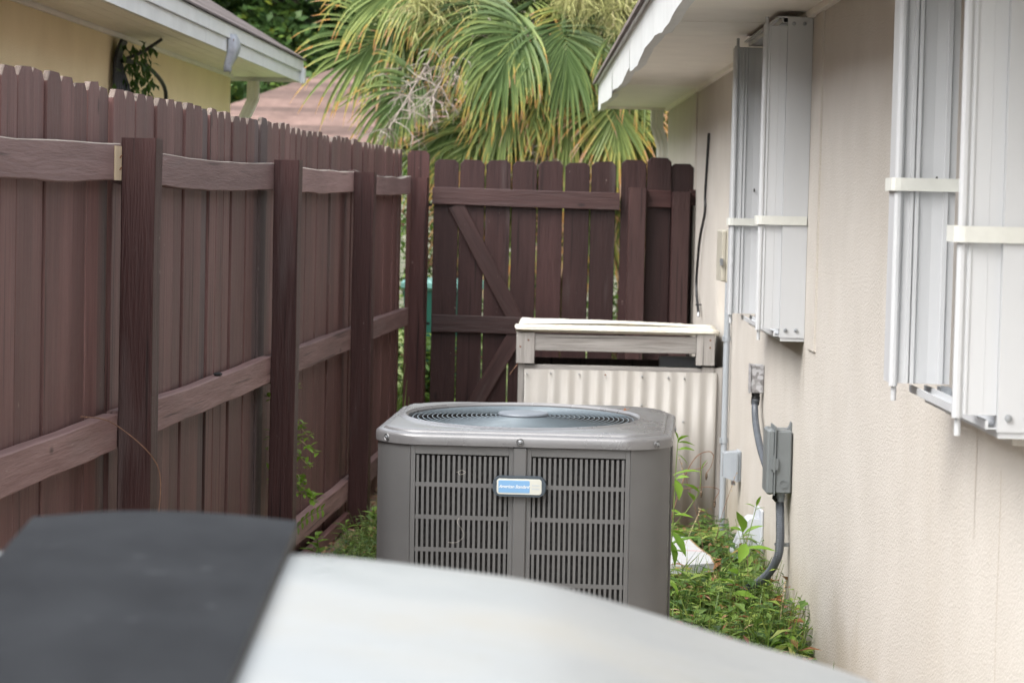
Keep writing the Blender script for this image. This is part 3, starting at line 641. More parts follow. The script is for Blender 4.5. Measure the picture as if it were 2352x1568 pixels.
for xx in (.0,.9):
    me=plank_mesh(.62,.09,.04,305,segs=5,wob=.003,mats=('grey_wood','grey_wood')); link('frame_board',me,lid_f,mtx=Matrix(((0,1,0,xx),(0,0,1,.071),(-1,0,0,.915),(0,0,0,1))))
gboard(.0,.80,.94,.845,.66,.70,306,True,lid_f)
for xx,zz in ((.018,.85),(.92,.90),(.92,.865),(.056,.882)):
    b=MB(); b.lathe([(.0001,-.002),(.004,-.0015),(.0045,0)],8,(xx,-.0205,zz),Matrix.Rotation(R(-90),3,'X').to_4x4()); b.build('nail','rust',lid_f)
# box below
gboard(.010,.0,.040,.768,.0,.04,311,False); gboard(.945,.0,.985,.768,.0,.04,312,False); gboard(.885,.735,.9445,.770,-.004,.036,313,False)
gboard(.0405,.722,.8845,.764,.004,.042,314,True)
gboard(.0405,.0,.9445,.05,.01,.042,316,True)
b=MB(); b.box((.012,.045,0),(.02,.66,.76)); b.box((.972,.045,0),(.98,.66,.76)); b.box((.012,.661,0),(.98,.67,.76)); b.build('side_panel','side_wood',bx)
b=MB(); b.box((.03,.09,.0),(.96,.64,.70)); b.build('inner_liner','dark',bx)
b=MB(); b.box((.70,.30,.75),(.90,.36,.80)); b.build('valve_body','vent_white',bx)
def corrugated(x0,x1,z0,z1,pitch,amp,vertical=True,y=0.,n=None):
    b=MB(); n=n or int((x1-x0)/pitch*10); top=[];bot=[]
    for i in range(n+1):
        x=x0+(x1-x0)*i/n; yy=y-amp*math.cos(2*PI*(x-x0)/pitch); top.append((x,yy,z1)); bot.append((x,yy,z0))
    b.loft([bot,top],False); return b
o=corrugated(.040,.958,.0,.745,.0695,.006,y=-.012)
# one narrow flat stretch at the left
for i,vv in enumerate(o.v):
    if vv[0]<.15: o.v[i]=(vv[0],-.012+(vv[1]+.012)*.3,vv[2])
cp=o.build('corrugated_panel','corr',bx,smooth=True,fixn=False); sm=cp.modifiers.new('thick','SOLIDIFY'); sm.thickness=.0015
for (px_,z_,mt_) in ((.052,.722,'steel'),(.165,.742-.015,'steel'),(.30,.726,'steel'),(.425,.725,'rust'),(.60,.722,'steel'),(.725,.718,'steel'),(.80,.716,'steel'),(.60,.585,'steel'),(.80,.51,'steel'),(.81,.27,'steel'),(.81,.06,'steel')):
    b=MB(); b.lathe([(.0001,-.003),(.0034,-.002),(.0042,0),(.0042,.004)],8,(px_,-.022,z_),Matrix.Rotation(R(-90),3,'X').to_4x4()); b.build('screw',mt_,cp,smooth='auto')
b=MB(); b.tube(smoothpts([(.01,-.01,.77),(-.01,-.03,.745),(-.03,-.02,.715)],4),.0018,5); b.build('loose_wire','twig',bx)
# corrugated sheets lying on the lid: corrugation runs left-right, stack of thin sheets
def roofsheet(x0,x1,y0,y1,z0,amp,pitch,bow,tilt,seed,label,skew=0.):
    b=MB(); ny=int((y1-y0)/pitch*8); nx=24; rows=[]
    for j in range(ny+1):
        u=j/ny; row=[]
        for i in range(nx+1):
            s_=i/nx; x=x0+(x1-x0)*s_+.012*nz(seed,u*9)*(1 if i in(0,nx) else 0); y_=y0+(y1-y0)*u*(1-skew*s_)+.010*(s_-.5)+.004*nz(seed+3,s_*6)*(u==0)
            zz=z0+amp*math.cos(2*PI*(y_-y0)/pitch)+bow*math.sin(PI*min(1,max(0,s_)))**1.3*(1-abs(u-.2)) +tilt*u+.010*(.5-s_)*0
            row.append((x,y_,zz))
        rows.append(row)
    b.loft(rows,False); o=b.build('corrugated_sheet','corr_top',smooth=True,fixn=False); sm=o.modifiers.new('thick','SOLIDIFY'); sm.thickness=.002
    return tag(o,label,'sheet','loose cream corrugated sheets on the wooden box')
roofsheet(.020,.985,11.965,12.42,.929,.0075,.068,.0,.003,1,'front lower cream corrugated sheet lying flat on the weathered wooden lid frame')
roofsheet(.035,.990,12.03,12.60,.9335,.0075,.068,.0,.004,2,'middle cream corrugated sheet lying between the front sheet and the bowed one on the box',.3)
roofsheet(.045,.992,12.30,12.86,.939,.0075,.068,.014,.003,3,'rear topmost cream corrugated sheet, bowed up off the others at its middle',.62)
# ---------------------------------------------------------------- air conditioner
pad=MB(); pad.bbox((-.50,-.48,-.02),(.50,.48,.055),.01); po=pad.build('concrete_pad','concrete',loc=(.066,7.36,0),rot=(0,0,R(-4.5))); tag(po,'concrete slab under the grey air conditioning unit','slab')
ac=thing('air_conditioner','grey square air conditioning condenser unit with slotted sides and round top fan grille','air conditioner',(.0665,7.36,.055),R(-4.5))
ac.rotation_euler=(.024,-.004,R(-4.5))
HW=.410; FL_=.306; ZB=.815      # half width, flat half, underside of the cap (above the pad)
def outline(off=0.,n=5):
    """octagon-like outline with softly bulged corners, counter-clockwise from the front left; returns points"""
    h=HW+off; a=FL_+off*.4; pts=[]
    for q in range(4):
        aa=a*(.80 if q==2 else 1.); ab=a*(.80 if q==1 else 1.); cq=[(-aa if q==2 else -a,-h),(ab if False else (a*.80 if q in(1,2) else a),-h)]; ca=cq[1][0]; cb_=a*.80 if q in(1,2) else a
        # bulged corner from (a,-h) to (h,-a)
        for k in range(1,n):
            t=k/n; x_=ca+(h-ca)*t; y_=-h+(h-cb_)*t; bl=(.018 if q in(0,3) else .036)*math.sin(PI*t); cq.append((x_+bl*.7,y_-bl*.7))
        ang=q*PI/2; c_,s_=math.cos(ang),math.sin(ang)
        pts+=[(c_*x_-s_*y_,s_*x_+c_*y_) for x_,y_ in cq]
    return pts
def radial(off,n=144):
    """outline sampled at n angles"""
    P=outline(off); out=[]
    for k in range(n):
        th=2*PI*k/n; d=(math.cos(th),math.sin(th)); best=None
        for i in range(len(P)):
            a_=P[i];b_=P[(i+1)%len(P)]; ex,ey=b_[0]-a_[0],b_[1]-a_[1]; den=d[0]*ey-d[1]*ex
            if abs(den)<1e-9: continue
            t=(a_[0]*ey-a_[1]*ex)/den; u=(a_[0]*d[1]-a_[1]*d[0])/den
            if t>0 and -1e-6<=u<=1+1e-6: best=t if best is None else max(best,t)
        out.append((d[0]*best,d[1]*best))
    return out
NA=144; OCX=-.024; ORD=.338
def cap_ring(off,z): return [(x_,y_,z) for x_,y_ in radial(off,NA)]
def circ(r,z): return [(OCX+r*math.cos(2*PI*k/NA),r*math.sin(2*PI*k/NA),z) for k in range(NA)]
def lerp_ring(a_,b_,t,z): return [(a_[i][0]*(1-t)+b_[i][0]*t,a_[i][1]*(1-t)+b_[i][1]*t,z) for i in range(NA)]
ro=cap_ring(-.03,0); rc=circ(ORD,0)
b=MB()
b.loft([cap_ring(.0,ZB),cap_ring(.007,ZB),cap_ring(.007,ZB+.003),cap_ring(.007,ZB+.021),cap_ring(.0055,ZB+.0255),cap_ring(.0015,ZB+.0292),cap_ring(-.004,ZB+.0315),cap_ring(-.011,ZB+.0322),cap_ring(-.0165,ZB+.0325),
  cap_ring(-.0195,ZB+.0372),cap_ring(-.023,ZB+.0388),cap_ring(-.030,ZB+.0395),lerp_ring(ro,rc,.3,ZB+.0402),lerp_ring(ro,rc,.6,ZB+.0405),circ(ORD+.022,ZB+.0408),circ(ORD+.016,ZB+.0425),circ(ORD+.010,ZB+.0452),circ(ORD+.004,ZB+.0458),circ(ORD-.003,ZB+.039),circ(ORD-.004,ZB+.015)],True)
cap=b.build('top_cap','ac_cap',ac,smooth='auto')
# screws in dimples round the rim
for (x_,y_,ang) in ((0,-HW-.0085,0),(-.3755,-.3755,-45),(.3755,-.3755,45),(HW+.0085,0,90)):
    mt=Matrix.Rotation(R(ang),3,'Z').to_4x4()@Matrix.Rotation(R(90),3,'X').to_4x4()
    b=MB(); b.lathe([(.011,0),(.0095,.0018),(.008,.0)],14,(x_,y_,ZB+.014),mt); b.build('screw_dimple','ac_cap',cap,smooth='auto')
    b=MB(); b.lathe([(.0052,-.001),(.0052,.003),(.003,.0042),(.0001,.0042)],8,(x_,y_,ZB+.014),mt); b.build('screw','steel',cap)
# fan guard: rings and spokes, hub plate
b=MB(); zr=lambda r: ZB+.034+.009*(1-(r/ORD)**2)
r=.080
while r<ORD-.004:
    n=72; b.loft([[(OCX+(r+.0017*math.cos(q))*math.cos(2*PI*k/n),(r+.0017*math.cos(q))*math.sin(2*PI*k/n),zr(r)+.0017*math.sin(q)) for k in range(n)] for q in (0,PI/3,2*PI/3,PI,4*PI/3,5*PI/3,2*PI)],True)
    r+=.0142
b.build('guard_rings','wire',cap,smooth=True)
for k in range(8):
    t0=k*PI/4+.2; b=MB(); b.tube([(OCX+rr*math.cos(t0+(rr-.08)*1.1),rr*math.sin(t0+(rr-.08)*1.1),zr(rr)-.004) for rr in [.07+.0265*i for i in range(11)]],.0024,6); b.build('spoke','wire',cap,smooth='auto')
b=MB(); b.lathe([(.072,ZB+.040),(.074,ZB+.048),(.071,ZB+.052),(.05,ZB+.0535),(.0001,ZB+.0545)],32,(OCX,0,0)); b.build('hub_plate','hub',cap,smooth='auto')
# inside: fan blades, motor, dark drum
b=MB(); b.lathe([(ORD-.006,ZB+.02),(ORD-.01,ZB-.22)],48,(OCX,0,0)); b.lathe([(ORD-.01,ZB-.22),(.0001,ZB-.23)],48,(OCX,0,0)); b.build('fan_shroud','coil',ac,smooth='auto')
for k in range(4):
    b=MB(); rings=[]
    for rr in (.06,.14,.22,.30):
        w_=.5-.4*rr; a0=k*PI/2; rings.append([(OCX+rr*math.cos(a0+w_*s_),rr*math.sin(a0+w_*s_),ZB-.06-.035*s_) for s_ in (-1,-.5,0,.5,1)])
    b.loft(rings,False); o=b.build('fan_blade','steel',ac,smooth=True,fixn=False)
b=MB(); b.lathe([(.0001,ZB-.02),(.06,ZB-.025),(.065,ZB-.05),(.065,ZB-.15)],20,(OCX,0,0)); b.build('fan_motor','dark',ac,smooth='auto')
# corner panels
for q in range(4):
    P=outline(-.001); n=len(P)//4; seg=P[q*n+1:q*n+n]+[P[(q*n+n)%len(P)]]
    rings=[]
    c0=seg; ins=[(x_*.975,y_*.975) for x_,y_ in c0]
    poly=c0+ins[::-1]
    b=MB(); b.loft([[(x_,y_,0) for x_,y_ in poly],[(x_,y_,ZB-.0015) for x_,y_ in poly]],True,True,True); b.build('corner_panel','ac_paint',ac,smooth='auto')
# louvred sides
PZ0=.03; ROWP=.0905; SLP=.01485
nslat=18
def side_basis(q): return Matrix.Rotation(q*PI/2,4,'Z')
slat_me=None
b=MB(); Hs=ZB-.02-PZ0
b.loft([[(-.0036,0,PZ0),(.0036,0,PZ0),(.0036,.0012,PZ0),(-.0024,.0012,PZ0),(-.0004,.011,PZ0),(-.0016,.011,PZ0),(-.0036,.0012,PZ0)],[(-.0036,0,ZB-.03),(.0036,0,ZB-.03),(.0036,.0012,ZB-.03),(-.0024,.0012,ZB-.03),(-.0004,.011,ZB-.03),(-.0016,.011,ZB-.03),(-.0036,.0012,ZB-.03)]],True)
slat_l=b.mesh('slat','ac_paint')
vs_=[(-x_,y_,z_) for x_,y_,z_ in b.v]; b2=MB(); b2.v=vs_; b2.f=[f[::-1] for f in b.f]; b2.mi=b.mi; b2.tone=b.tone; slat_r=b2.mesh('slat','ac_paint')
for q in range(4):
    B=side_basis(q); y0=-HW+.002
    # frame: stiles, top band, horizontal bands, centre bar
    fr=MB(); a=FL_-.003
    fr.box((-a,y0,.0),(-a+.012,y0+.012,ZB-.002)); fr.box((a-.012,y0,.0),(a,y0+.012,ZB-.002))
    fr.box((-.031,y0+.0005,.0),(-.0195,y0+.012,ZB-.002)); fr.box((.0195,y0+.0005,.0),(.031,y0+.012,ZB-.002))
    for x0,x1 in ((-a+.0125,-.0315),(.0315,a-.0125)):
        fr.box((x0,y0+.0002,ZB-.026),(x1,y0+.012,ZB-.002))
        z_=ZB-.026-.079
        while z_>.03:
            fr.box((x0,y0+.0002,z_-.0115),(x1,y0+.0035,z_)); z_-=ROWP
        fr.box((x0,y0+.0002,0),(x1,y0+.012,.03))
    fo=fr.build('louvre_frame','ac_paint',ac); fo.matrix_local=B
    cb=MB(); cb.bbox((-.0187,y0-.006,.0),(.0187,y0+.012,ZB-.002),.003); c_=cb.build('centre_bar','ac_paint',ac); c_.matrix_local=B
    if q in (0,1):
        for sgn,me in ((-1,slat_l),(1,slat_r)):
            for k in range(nslat):
                xx=sgn*(.0315+.0078+k*SLP*((a-.0125-.0315)/(nslat*SLP)))
                link('slat',me,ac,mtx=B@Matrix.Translation((xx,y0+.0004,0)))
    else:
        jm=MB()
        for sgn in (-1,1):
            for k in range(nslat):
                xx=sgn*(.0315+.0078+k*SLP*((a-.0125-.0315)/(nslat*SLP))); jm.box((xx-.0036,y0+.0004,.03),(xx+.0036,y0+.003,ZB-.03))
        fo=jm.build('slats','ac_paint',ac,fixn=False); fo.matrix_local=B; fo['kind']='stuff'
b=MB(); P=[(x_*.93,y_*.93) for x_,y_ in outline(0)]; b.loft([[(x_,y_,.01) for x_,y_ in P],[(x_,y_,ZB-.003) for x_,y_ in P]],True); b.build('coil','coil',ac,smooth='auto')
b=MB(); P=outline(.004); b.loft([[(x_,y_,-.0) for x_,y_ in P],[(x_,y_,.025) for x_,y_ in P]],True,True,False); b.build('base_pan','ac_paint',ac)
# badge with brand lettering
bd=bpy.data.objects.new('badge',None)
def rrect(w,h,r,n=6):
    pts=[]
    for cx,cy,a0 in ((w/2-r,h/2-r,0),(-w/2+r,h/2-r,90),(-w/2+r,-h/2+r,180),(w/2-r,-h/2+r,270)):
        for k in range(n+1): t=R(a0+90*k/n); pts.append((cx+r*math.cos(t),cy+r*math.sin(t)))
    return pts
BZ=ZB-.108; BY=-HW-.0045
def plate(w,h,r,y0,y1,name,mat,parent,cx=0.,bulge=0.):
    b=MB(); P=rrect(w,h,r); P=[(x_,z_*(1+bulge*math.cos(x_/w*PI))) for x_,z_ in P]
    b.loft([[(x_+cx,y0,z_+BZ) for x_,z_ in P],[(x_*.985+cx,y1,z_*.965+BZ) for x_,z_ in P]],True,False,True); return b.build(name,mat,parent)
badge=plate(.148,.056,.022,BY,BY-.013,'badge','badge_body',ac,bulge=.08)
plate(.124,.0425,.008,BY-.0131,BY-.0139,'face_plate','badge_white',badge,bulge=.08)
plate(.0865,.034,.003,BY-.0140,BY-.0144,'blue_field','badge_blue',badge,cx=-.014,bulge=.05)
def text_obj(body,size,x,y,z,shear,mat,parent,name):
    cu=bpy.data.curves.new('lettering','FONT'); cu.body=body; cu.size=size; cu.align_x='CENTER'; cu.align_y='CENTER'; cu.shear=shear; cu.extrude=.0002; cu.offset=size*.012; cu.space_character=.92; cu.resolution_u=3
    o=bpy.data.objects.new('tmp',cu); COL.objects.link(o); bpy.context.view_layer.update()
    me=bpy.data.meshes.new_from_object(o.evaluated_get(bpy.context.evaluated_depsgraph_get())); bpy.data.objects.remove(o)
    me.materials.clear(); me.materials.append(M[mat])
    return link(name,me,parent,(x,y,z),(PI/2,0,0))
text_obj('American Standard',.0118,-.0145,BY-.0147,BZ+.000,.35,'letter',badge,'lettering')
for z_ in (.0045,-.0050):
    b=MB()
    for k in range(6): b.box((.0355+k*.0036,BY-.0144,BZ+z_-.0017),(.0355+k*.0036+.0024,BY-.0141,BZ+z_+.0017))
    b.build('faint_print','badge_faint',badge)
# dry tendrils caught in the louvres
for pts in ([(-.175,-.005,-.075),(-.16,-.008,-.068),(-.15,-.008,-.074),(-.165,-.009,-.08),(-.17,-.006,-.073)],[(-.165,-.005,-.20),(-.17,-.012,-.212),(-.158,-.012,-.23),(-.152,-.008,-.25),(-.17,-.008,-.268),(-.195,-.006,-.27)]):
    b=MB(); b.tube(smoothpts([(x_,-HW+y_,ZB+z_) for x_,y_,z_ in pts],8),.00035,4); b.build('dry_tendril','hair',ac)
lf_=MB(); leaf(lf_,(0,0,0),(1,.2,.05),Vector((0,0,1)),.028,.012,.12,curl=-.3,n=3); leaf(lf_,(.006,.01,0),(.2,1,.1),Vector((0,0,1)),.02,.01,.2,curl=-.3,n=2)
o=lf_.build('dead_leaf','litter',loc=(.33,7.43,.925),fixn=False); tag(o,'small crumpled dead leaf caught on the right of the fan grille','leaf')
# ---------------------------------------------------------------- foreground white shell with black pad
prof=[(-.98,.02),(-.97,.70),(-.94,.93),(-.88,1.02),(-.80,1.10),(-.70,1.155),(-.60,1.182),(-.485,1.192),(-.34,1.197),(-.198,1.196),(-.11,1.190),(-.002,1.179),(.057,1.169),(.141,1.147),(.225,1.123),(.295,1.106),(.36,1.084),(.42,1.048),(.46,.97),(.475,.80),(.48,.02)]
b=MB(); rings=[]
pc_=smoothpts([(x_,0,z_) for x_,z_ in prof],3)
for (yy,sc) in ((.45,-.05),(.47,-.02),(.52,0),(1.0,0),(1.6,0),(2.1,0),(2.32,-.001),(2.38,-.005),(2.415,-.014),(2.43,-.030),(2.435,-.06)):
    rings.append([(p.x+(.02 if p.x<-.27 else -.02)*(sc<-.02),yy+.02*(1-((p.x+.27)/.72)**2)*(yy>2.),max(.02,p.z+sc) if p.z>.1 else p.z) for p in pc_])
b.loft(rings,False,False,False)
n_=len(pc_); b.face(list(range(n_))); b.face([ (len(rings)-1)*n_+i for i in range(n_)][::-1])
sh=thing('white_cabinet','large white smooth dome-topped cabinet, blurred in the bottom foreground','cabinet',(0,0,0))
b.build('shell','cabinet_white',sh,smooth='auto')
# pad lying on it
pd=thing('rubber_pad','flat black rubber pad lying on the left of the white cabinet, blurred in the foreground','pad',(0,0,0))
PD=[(-.470,2.475),(-.210,2.500),(-.172,1.55),(-.165,1.0),(-.36,1.0),(-.40,1.7)]
def padz(x_,y_): return 1.209+.006*math.cos((x_+.34)/.13*PI/2)
b=MB(); nx,ny=14,18; top=[];bot=[]
for j in range(ny+1):
    v_=j/ny; yy=1.0+1.49*v_
    xl=-.345-.127*((yy-1.0)/1.5); xr=-.163-.047*((yy-1.0)/1.5)
    rw=[]; 
    for i in range(nx+1):
        u_=i/nx; x_=xl+(xr-xl)*u_; y_=yy+(.012*u_+.016*math.sin(PI*u_))*v_; rw.append((x_,y_,padz(x_,y_)+.0012*nz(x_*9,y_*6)))
    top.append(rw)
b.loft(top,False); tm=b.build('pad_top','pad_black',pd,smooth=True,fixn=False)
b=MB(); per=[top[0][i] for i in range(nx+1)]+[top[j][nx] for j in range(1,ny+1)]+[top[ny][i] for i in range(nx-1,-1,-1)]+[top[j][0] for j in range(ny-1,0,-1)]
b.loft([[(x_,y_,z_) for x_,y_,z_ in per],[(x_,y_,z_-.016) for x_,y_,z_ in per]],True,False,True); b.build('pad_edge','pad_edge',pd,fixn=True)
# ---------------------------------------------------------------- neighbour's yellow house (left)
NR=-.0305
nh=thing('yellow_house','neighbouring yellow stucco house with white eaves and brown shingle roof beyond the left fence','house',(-1.95,0,0),NR)
# local: x toward camera side, y along. eave line through world (-1.848,11.19) & (-1.589,18.53)
L=(Matrix.Translation((-1.95,0,0))@Matrix.Rotation(NR,4,'Z')).inverted()
e0=L@Vector((-1.589,18.53,0)); w0=L@Vector((-2.062,18.2,0)); ex=e0.x; wx=w0.x; ey=e0.y; wy=w0.y
b=MB(); b.box((-9,-2,-.05),(wx,wy,2.45)); b.build('wall','yellow_stucco',nh)
# soffit boards running along the eave, grooves between
nb=5
for k in range(nb):
    x0=wx+.022+(ex-.02-wx-.022)*k/nb; x1=wx+.022+(ex-.02-wx-.022)*(k+1)/nb
    b=MB(); b.box((x0+.0025,-2,2.402),(x1-.0025,ey-.03,2.41)); b.build('soffit_board','soffit',nh)
b=MB(); b.box((-9,wy,2.402),(wx+.02,ey-.03,2.41)); b.build('soffit_board','soffit',nh)
b=MB(); b.box((wx,-2,2.378),(wx+.02,wy,2.41)); b.build('soffit_trim','soffit',nh)
b=MB(); b.box((wx-.1,-2,2.42),(ex-.03,ey-.03,2.43)); b.build('soffit_backing','dark',nh)
# fascia with a step, two lengths
for y0,y1 in ((-2,13.995),(14.0,16.295),(16.3,ey)):
    b=MB(); b.box((ex-.018,y0,2.372),(ex-.0,y1,2.45)); b.box((ex+.001,y0,2.4505),(ex+.018,y1,2.53)); b.build('fascia','fascia',nh)
b=MB(); b.box((-9,ey-.018,2.372),(ex-.019,ey,2.45)); b.box((-9,ey+.001,2.4505),(ex+.018,ey+.018,2.53)); b.build('fascia','fascia',nh)
b=MB(); b.box((ex+.002,ey-.06,2.365),(ex+.035,ey+.035,2.475)); b.build('fascia_corner','fascia',nh)
# hip roof, steep enough to show its shingles above the fascia
tp=math.tan(R(31)); 
b=MB(); A=(ex+.03,-2,2.535); Bq=(ex+.03,ey+.03,2.535); t_=4.; Cq=(ex+.03-t_,ey+.03-t_,2.535+t_*tp); Dq=(ex+.03-t_,-2,2.535+t_*tp); Eq=(ex+.03-2*t_,ey+.03,2.535)
b.add([A,Bq,Cq,Dq,Eq,(ex+.03-2*t_,-2,2.535)],[(0,1,2,3),(1,4,2),(4,5,3,2)]); rfn=b.build('roof','shingle_brown',nh,fixn=False)
k=0; dd=0.
while dd<2.6:
    # shingle course strips along the eave with butt edge, cut by the hip
    x0=ex+.036-dd; z0=2.540+dd*tp; x1=x0-.20; z1=z0+.20*tp
    b=MB(); b.add([(x0,7,z0),(x0,ey+.036-dd,z0),(x1,ey+.036-dd-.2,z1),(x1,7,z1),(x0,7,z0-.012),(x0,ey+.036-dd,z0-.012)],[(0,1,2,3),(4,5,1,0)])
    b.build('shingle_course','shingle_brown',rfn,fixn=False); dd+=.14*math.cos(R(31)); k+=1
# downspout on the far end
b=MB(); ds=L@Vector((-1.93,18.5,0)); rect_tube(b,[(ds.x,ds.y,2.37),(ds.x,ds.y,2.24),(ds.x-.04,ds.y-.08,2.12),(ds.x-.10,ds.y-.2,2.0),(ds.x-.12,ds.y-.24,1.5),(ds.x-.12,ds.y-.24,0)],.085,.06); b.build('downspout','gutterwhite',nh)
# torn flap of bent gutter end hanging from the fascia
fl=L@Vector((-1.722,14.85,0))
b=MB(); rings=[]
for k in range(9):
    t=k/8; z_=2.475-.22*t; w_=.014+.022*math.sin(PI*min(1,t*1.15)); x_=fl.x+.03+.012*math.sin(t*5)
    rings.append([(x_-.015,fl.y-.05,z_),(x_+.01+.01*t,fl.y-.03,z_),(x_+w_*.7,fl.y+.02,z_-.01*t),(x_+w_,fl.y+.14*(1-t*.6),z_+.01)])
b.loft(rings,False); o=b.build('metal_flap','steel_flap',nh,smooth=True,fixn=False); sm=o.modifiers.new('t','SOLIDIFY'); sm.thickness=.004
b=MB(); b.lathe([(.0001,.004),(.008,.003),(.009,0)],8,(fl.x+.055,fl.y-.02,2.44),Matrix.Rotation(R(100),3,'Y').to_4x4()); b.build('rivet','rust',nh)
# ---------------------------------------------------------------- far pink shingle roof
ph=thing('pink_roof_house','low house with a pale pink shingle hip roof beyond the yellow house','house',(-4.5,30,0))
b=MB(); b.box((.4,.4,0),(15.6,12,2.15)); b.build('wall','far_wall',ph)
b=MB(); tq=.445; A=[(0,0,2.2),(16,0,2.2),(11.5,4.5,2.2+4.5*tq),(4.5,4.5,2.2+4.5*tq),(0,12,2.2),(16,12,2.2)]
b.add(A,[(0,1,2,3),(0,3,4),(1,5,2),(3,2,5,4)]); rp=b.build('roof','shingle_pink',ph)
s_=0.; k=0
sh_me={}
while s_<3.6:
    z0=2.207+s_*tq; b=MB(); x0=s_; x1=16-s_
    b.add([(x0,s_-.008,z0),(x1,s_-.008,z0),(x1-.16,s_+.155,z0+.155*tq+.012),(x0+.16,s_+.155,z0+.155*tq+.012),(x0,s_-.008,z0-.03),(x1,s_-.008,z0-.03)],[(0,1,2,3),(4,5,1,0)])
    course=b.build('shingle_course','shingle_pink',rp,fixn=False)
    s_+=.128; k+=1
# ---------------------------------------------------------------- teal bin and pieces beyond the gate
tb=thing('teal_bin','teal plastic wheeled bin glimpsed through the gap beside the gate','bin',(-.50,18.0,0))
b=MB(); b.loft([[(-.22,-.24,.03),(.22,-.24,.03),(.22,.24,.03),(-.22,.24,.03)],[(-.27,-.3,.90),(.27,-.3,.90),(.27,.3,.90),(-.27,.3,.90)]],True,True,True); b.build('bin_body','teal',tb)
b=MB(); b.bbox((-.29,-.33,.901),(.29,.34,.975),.02); b.build('lid','teal_lid',tb)
for x_ in (-.2,.2):
    b=MB(); b.lathe([(.0001,-.03),(.11,-.03),(.12,0),(.11,.03),(.0001,.03)],16,(x_,.28,.12),Matrix.Rotation(R(90),3,'Y').to_4x4()); b.build('wheel','black_metal',tb)
# ---------------------------------------------------------------- white peeling board, pot
wb=thing('painted_board','white board with peeling paint and a faded red line, lying beside the condenser','board',(.69,10.45,.07),R(-2))
b=MB(); b.loft([[(-.28,-.42,z_),(.02,-.44,z_),(.155,-.36,z_),(.15,-.15,z_),(.11,.10,z_),(.075,.42,z_),(-.28,.46,z_)] for z_ in (.0,.035)],True,True,True); b.build('board','peel',wb)
b=MB(); b.loft([[(.157,-.36,z_),(.152,-.15,z_),(.112,.10,z_),(.077,.42,z_)] for z_ in (.002,.037)],False); o=b.build('broken_edge','ochre',wb,fixn=False); sm=o.modifiers.new('t','SOLIDIFY'); sm.thickness=.005
b=MB(); b.box((-.28,-.012,.0352),(.128,-.002,.0362)); b.build('red_line','red_line',wb)
pt=thing('clay_pot','terracotta pot lying on its side in the weeds by the condenser corner','pot',(.60,8.95,.06),0,None)
pt.rotation_euler=(R(80),0,R(12))
b=MB(); b.lathe([(.035,-.10),(.055,.0),(.062,.0),(.062,.03),(.052,.03),(.045,0),(.03,-.09),(.0001,-.092)],20,(0,0,.02)); b.build('pot_body','terracotta',pt,smooth='auto')
# ---------------------------------------------------------------- vegetation helpers
def rv(s=1.): return Vector((random.uniform(-s,s),random.uniform(-s,s),random.uniform(-s,s)))
# ---------------------------------------------------------------- cabbage palm
palm=thing('cabbage_palm','large cabbage palm with drooping fan leaves and yellow-green flower stalks behind the gate','palm tree',(.36,20.,0))
b=MB(); pr=[]
for i in range(30): z_=i*.11; pr.append((.17+.02*math.sin(i*2.1)+(.05 if i%2 else 0)*(i>12),z_))
b.lathe(pr,14); b.build('trunk','trunk',palm,smooth=True)
for k in range(40):     # old leaf boots on the trunk
    a=k*2.4; z_=1.3+k*.045; b=MB(); d=Vector((math.cos(a),math.sin(a),1.2)).normalized(); p=Vector((math.cos(a)*.15,math.sin(a)*.15,z_))
    b.tube([p,p+d*.1,p+d*.2],[.05,.045,.02],5); b.build('leaf_boot','trunk',palm,fixn=False)
G=Vector((0,0,-1))
def frond(hub,axis,normal,Ls,spread,droop,age,seed,nseg=50):
    """costapalmate fan leaf: a drooping costa with folded segments leaving both sides, tips hanging"""
    rnd=random.Random(seed); b=MB(); axis=Vector(axis).normalized(); normal=Vector(normal); normal=(normal-axis*normal.dot(axis)).normalized()
    rl=rnd.uniform(-.10,.14); cp=[Vector(hub)]; cd=[axis.copy()]; m=10
    for i in range(m): cd.append((cd[-1]+G*droop*.16).normalized()); cp.append(cp[-1]+cd[-1]*(.40*Ls/m))
    for k in range(nseg):
        u=k/(nseg-1)*2-1; w_=1-abs(u); ci=int(w_**1.2*m); p=cp[ci].copy(); ax=cd[ci]; nn0=(normal-ax*normal.dot(ax)).normalized(); side=ax.cross(nn0).normalized()
        th=(abs(u)**.85)*R(spread)*(1 if u>0 else -1)+rnd.uniform(-.03,.03)
        d=(ax*math.cos(th)+side*math.sin(th)+nn0*(.30*abs(u)-.08)+Vector((rnd.uniform(-.04,.04),rnd.uniform(-.04,.04),rnd.uniform(-.04,.04)))).normalized()
        L_=Ls*(.68+.10*w_)*rnd.uniform(.82,1.08); n=9; dr=droop*rnd.uniform(.7,2.1); tip=rnd.uniform(.0,.4)*age+rnd.uniform(-.1,.12); o=len(b.v); tw=rnd.uniform(-.5,.5); kink=rnd.uniform(.35,.6)
        for i in range(n+1):
            t=i/n; wd=(.014+.025*min(1,t/.3)) if t<.3 else .039*max(.04,(1-(t-.3)/.7))**.8
            wd*=Ls
            s=d.cross(nn0+side*tw*t); s=s.normalized() if s.length>1e-5 else side; nn=s.cross(d)
            b.v+=[tuple(p-s*wd*.5+nn*wd*.30),tuple(p-nn*wd*.06),tuple(p+s*wd*.5+nn*wd*.30)]
            if i<n:
                q=o+i*3; tone=min(.99,max(.01,.33+.20*t*t+rl+max(0,t-.66)*(.6+1.2*age)+tip*t+.12*nz(seed,k*.3)+rnd.uniform(-.03,.03)))
                b.face([q,q+1,q+4,q+3],0,tone); b.face([q+1,q+2,q+5,q+4],0,max(.01,tone-.07))
            d=(d+G*dr*(.05+(.55 if t>kink else .16)*t)*.62).normalized(); p=p+d*L_/n
    return b
fr_specs=[]  # hub (relative to palm base), axis, normal, length, spread, droop, age
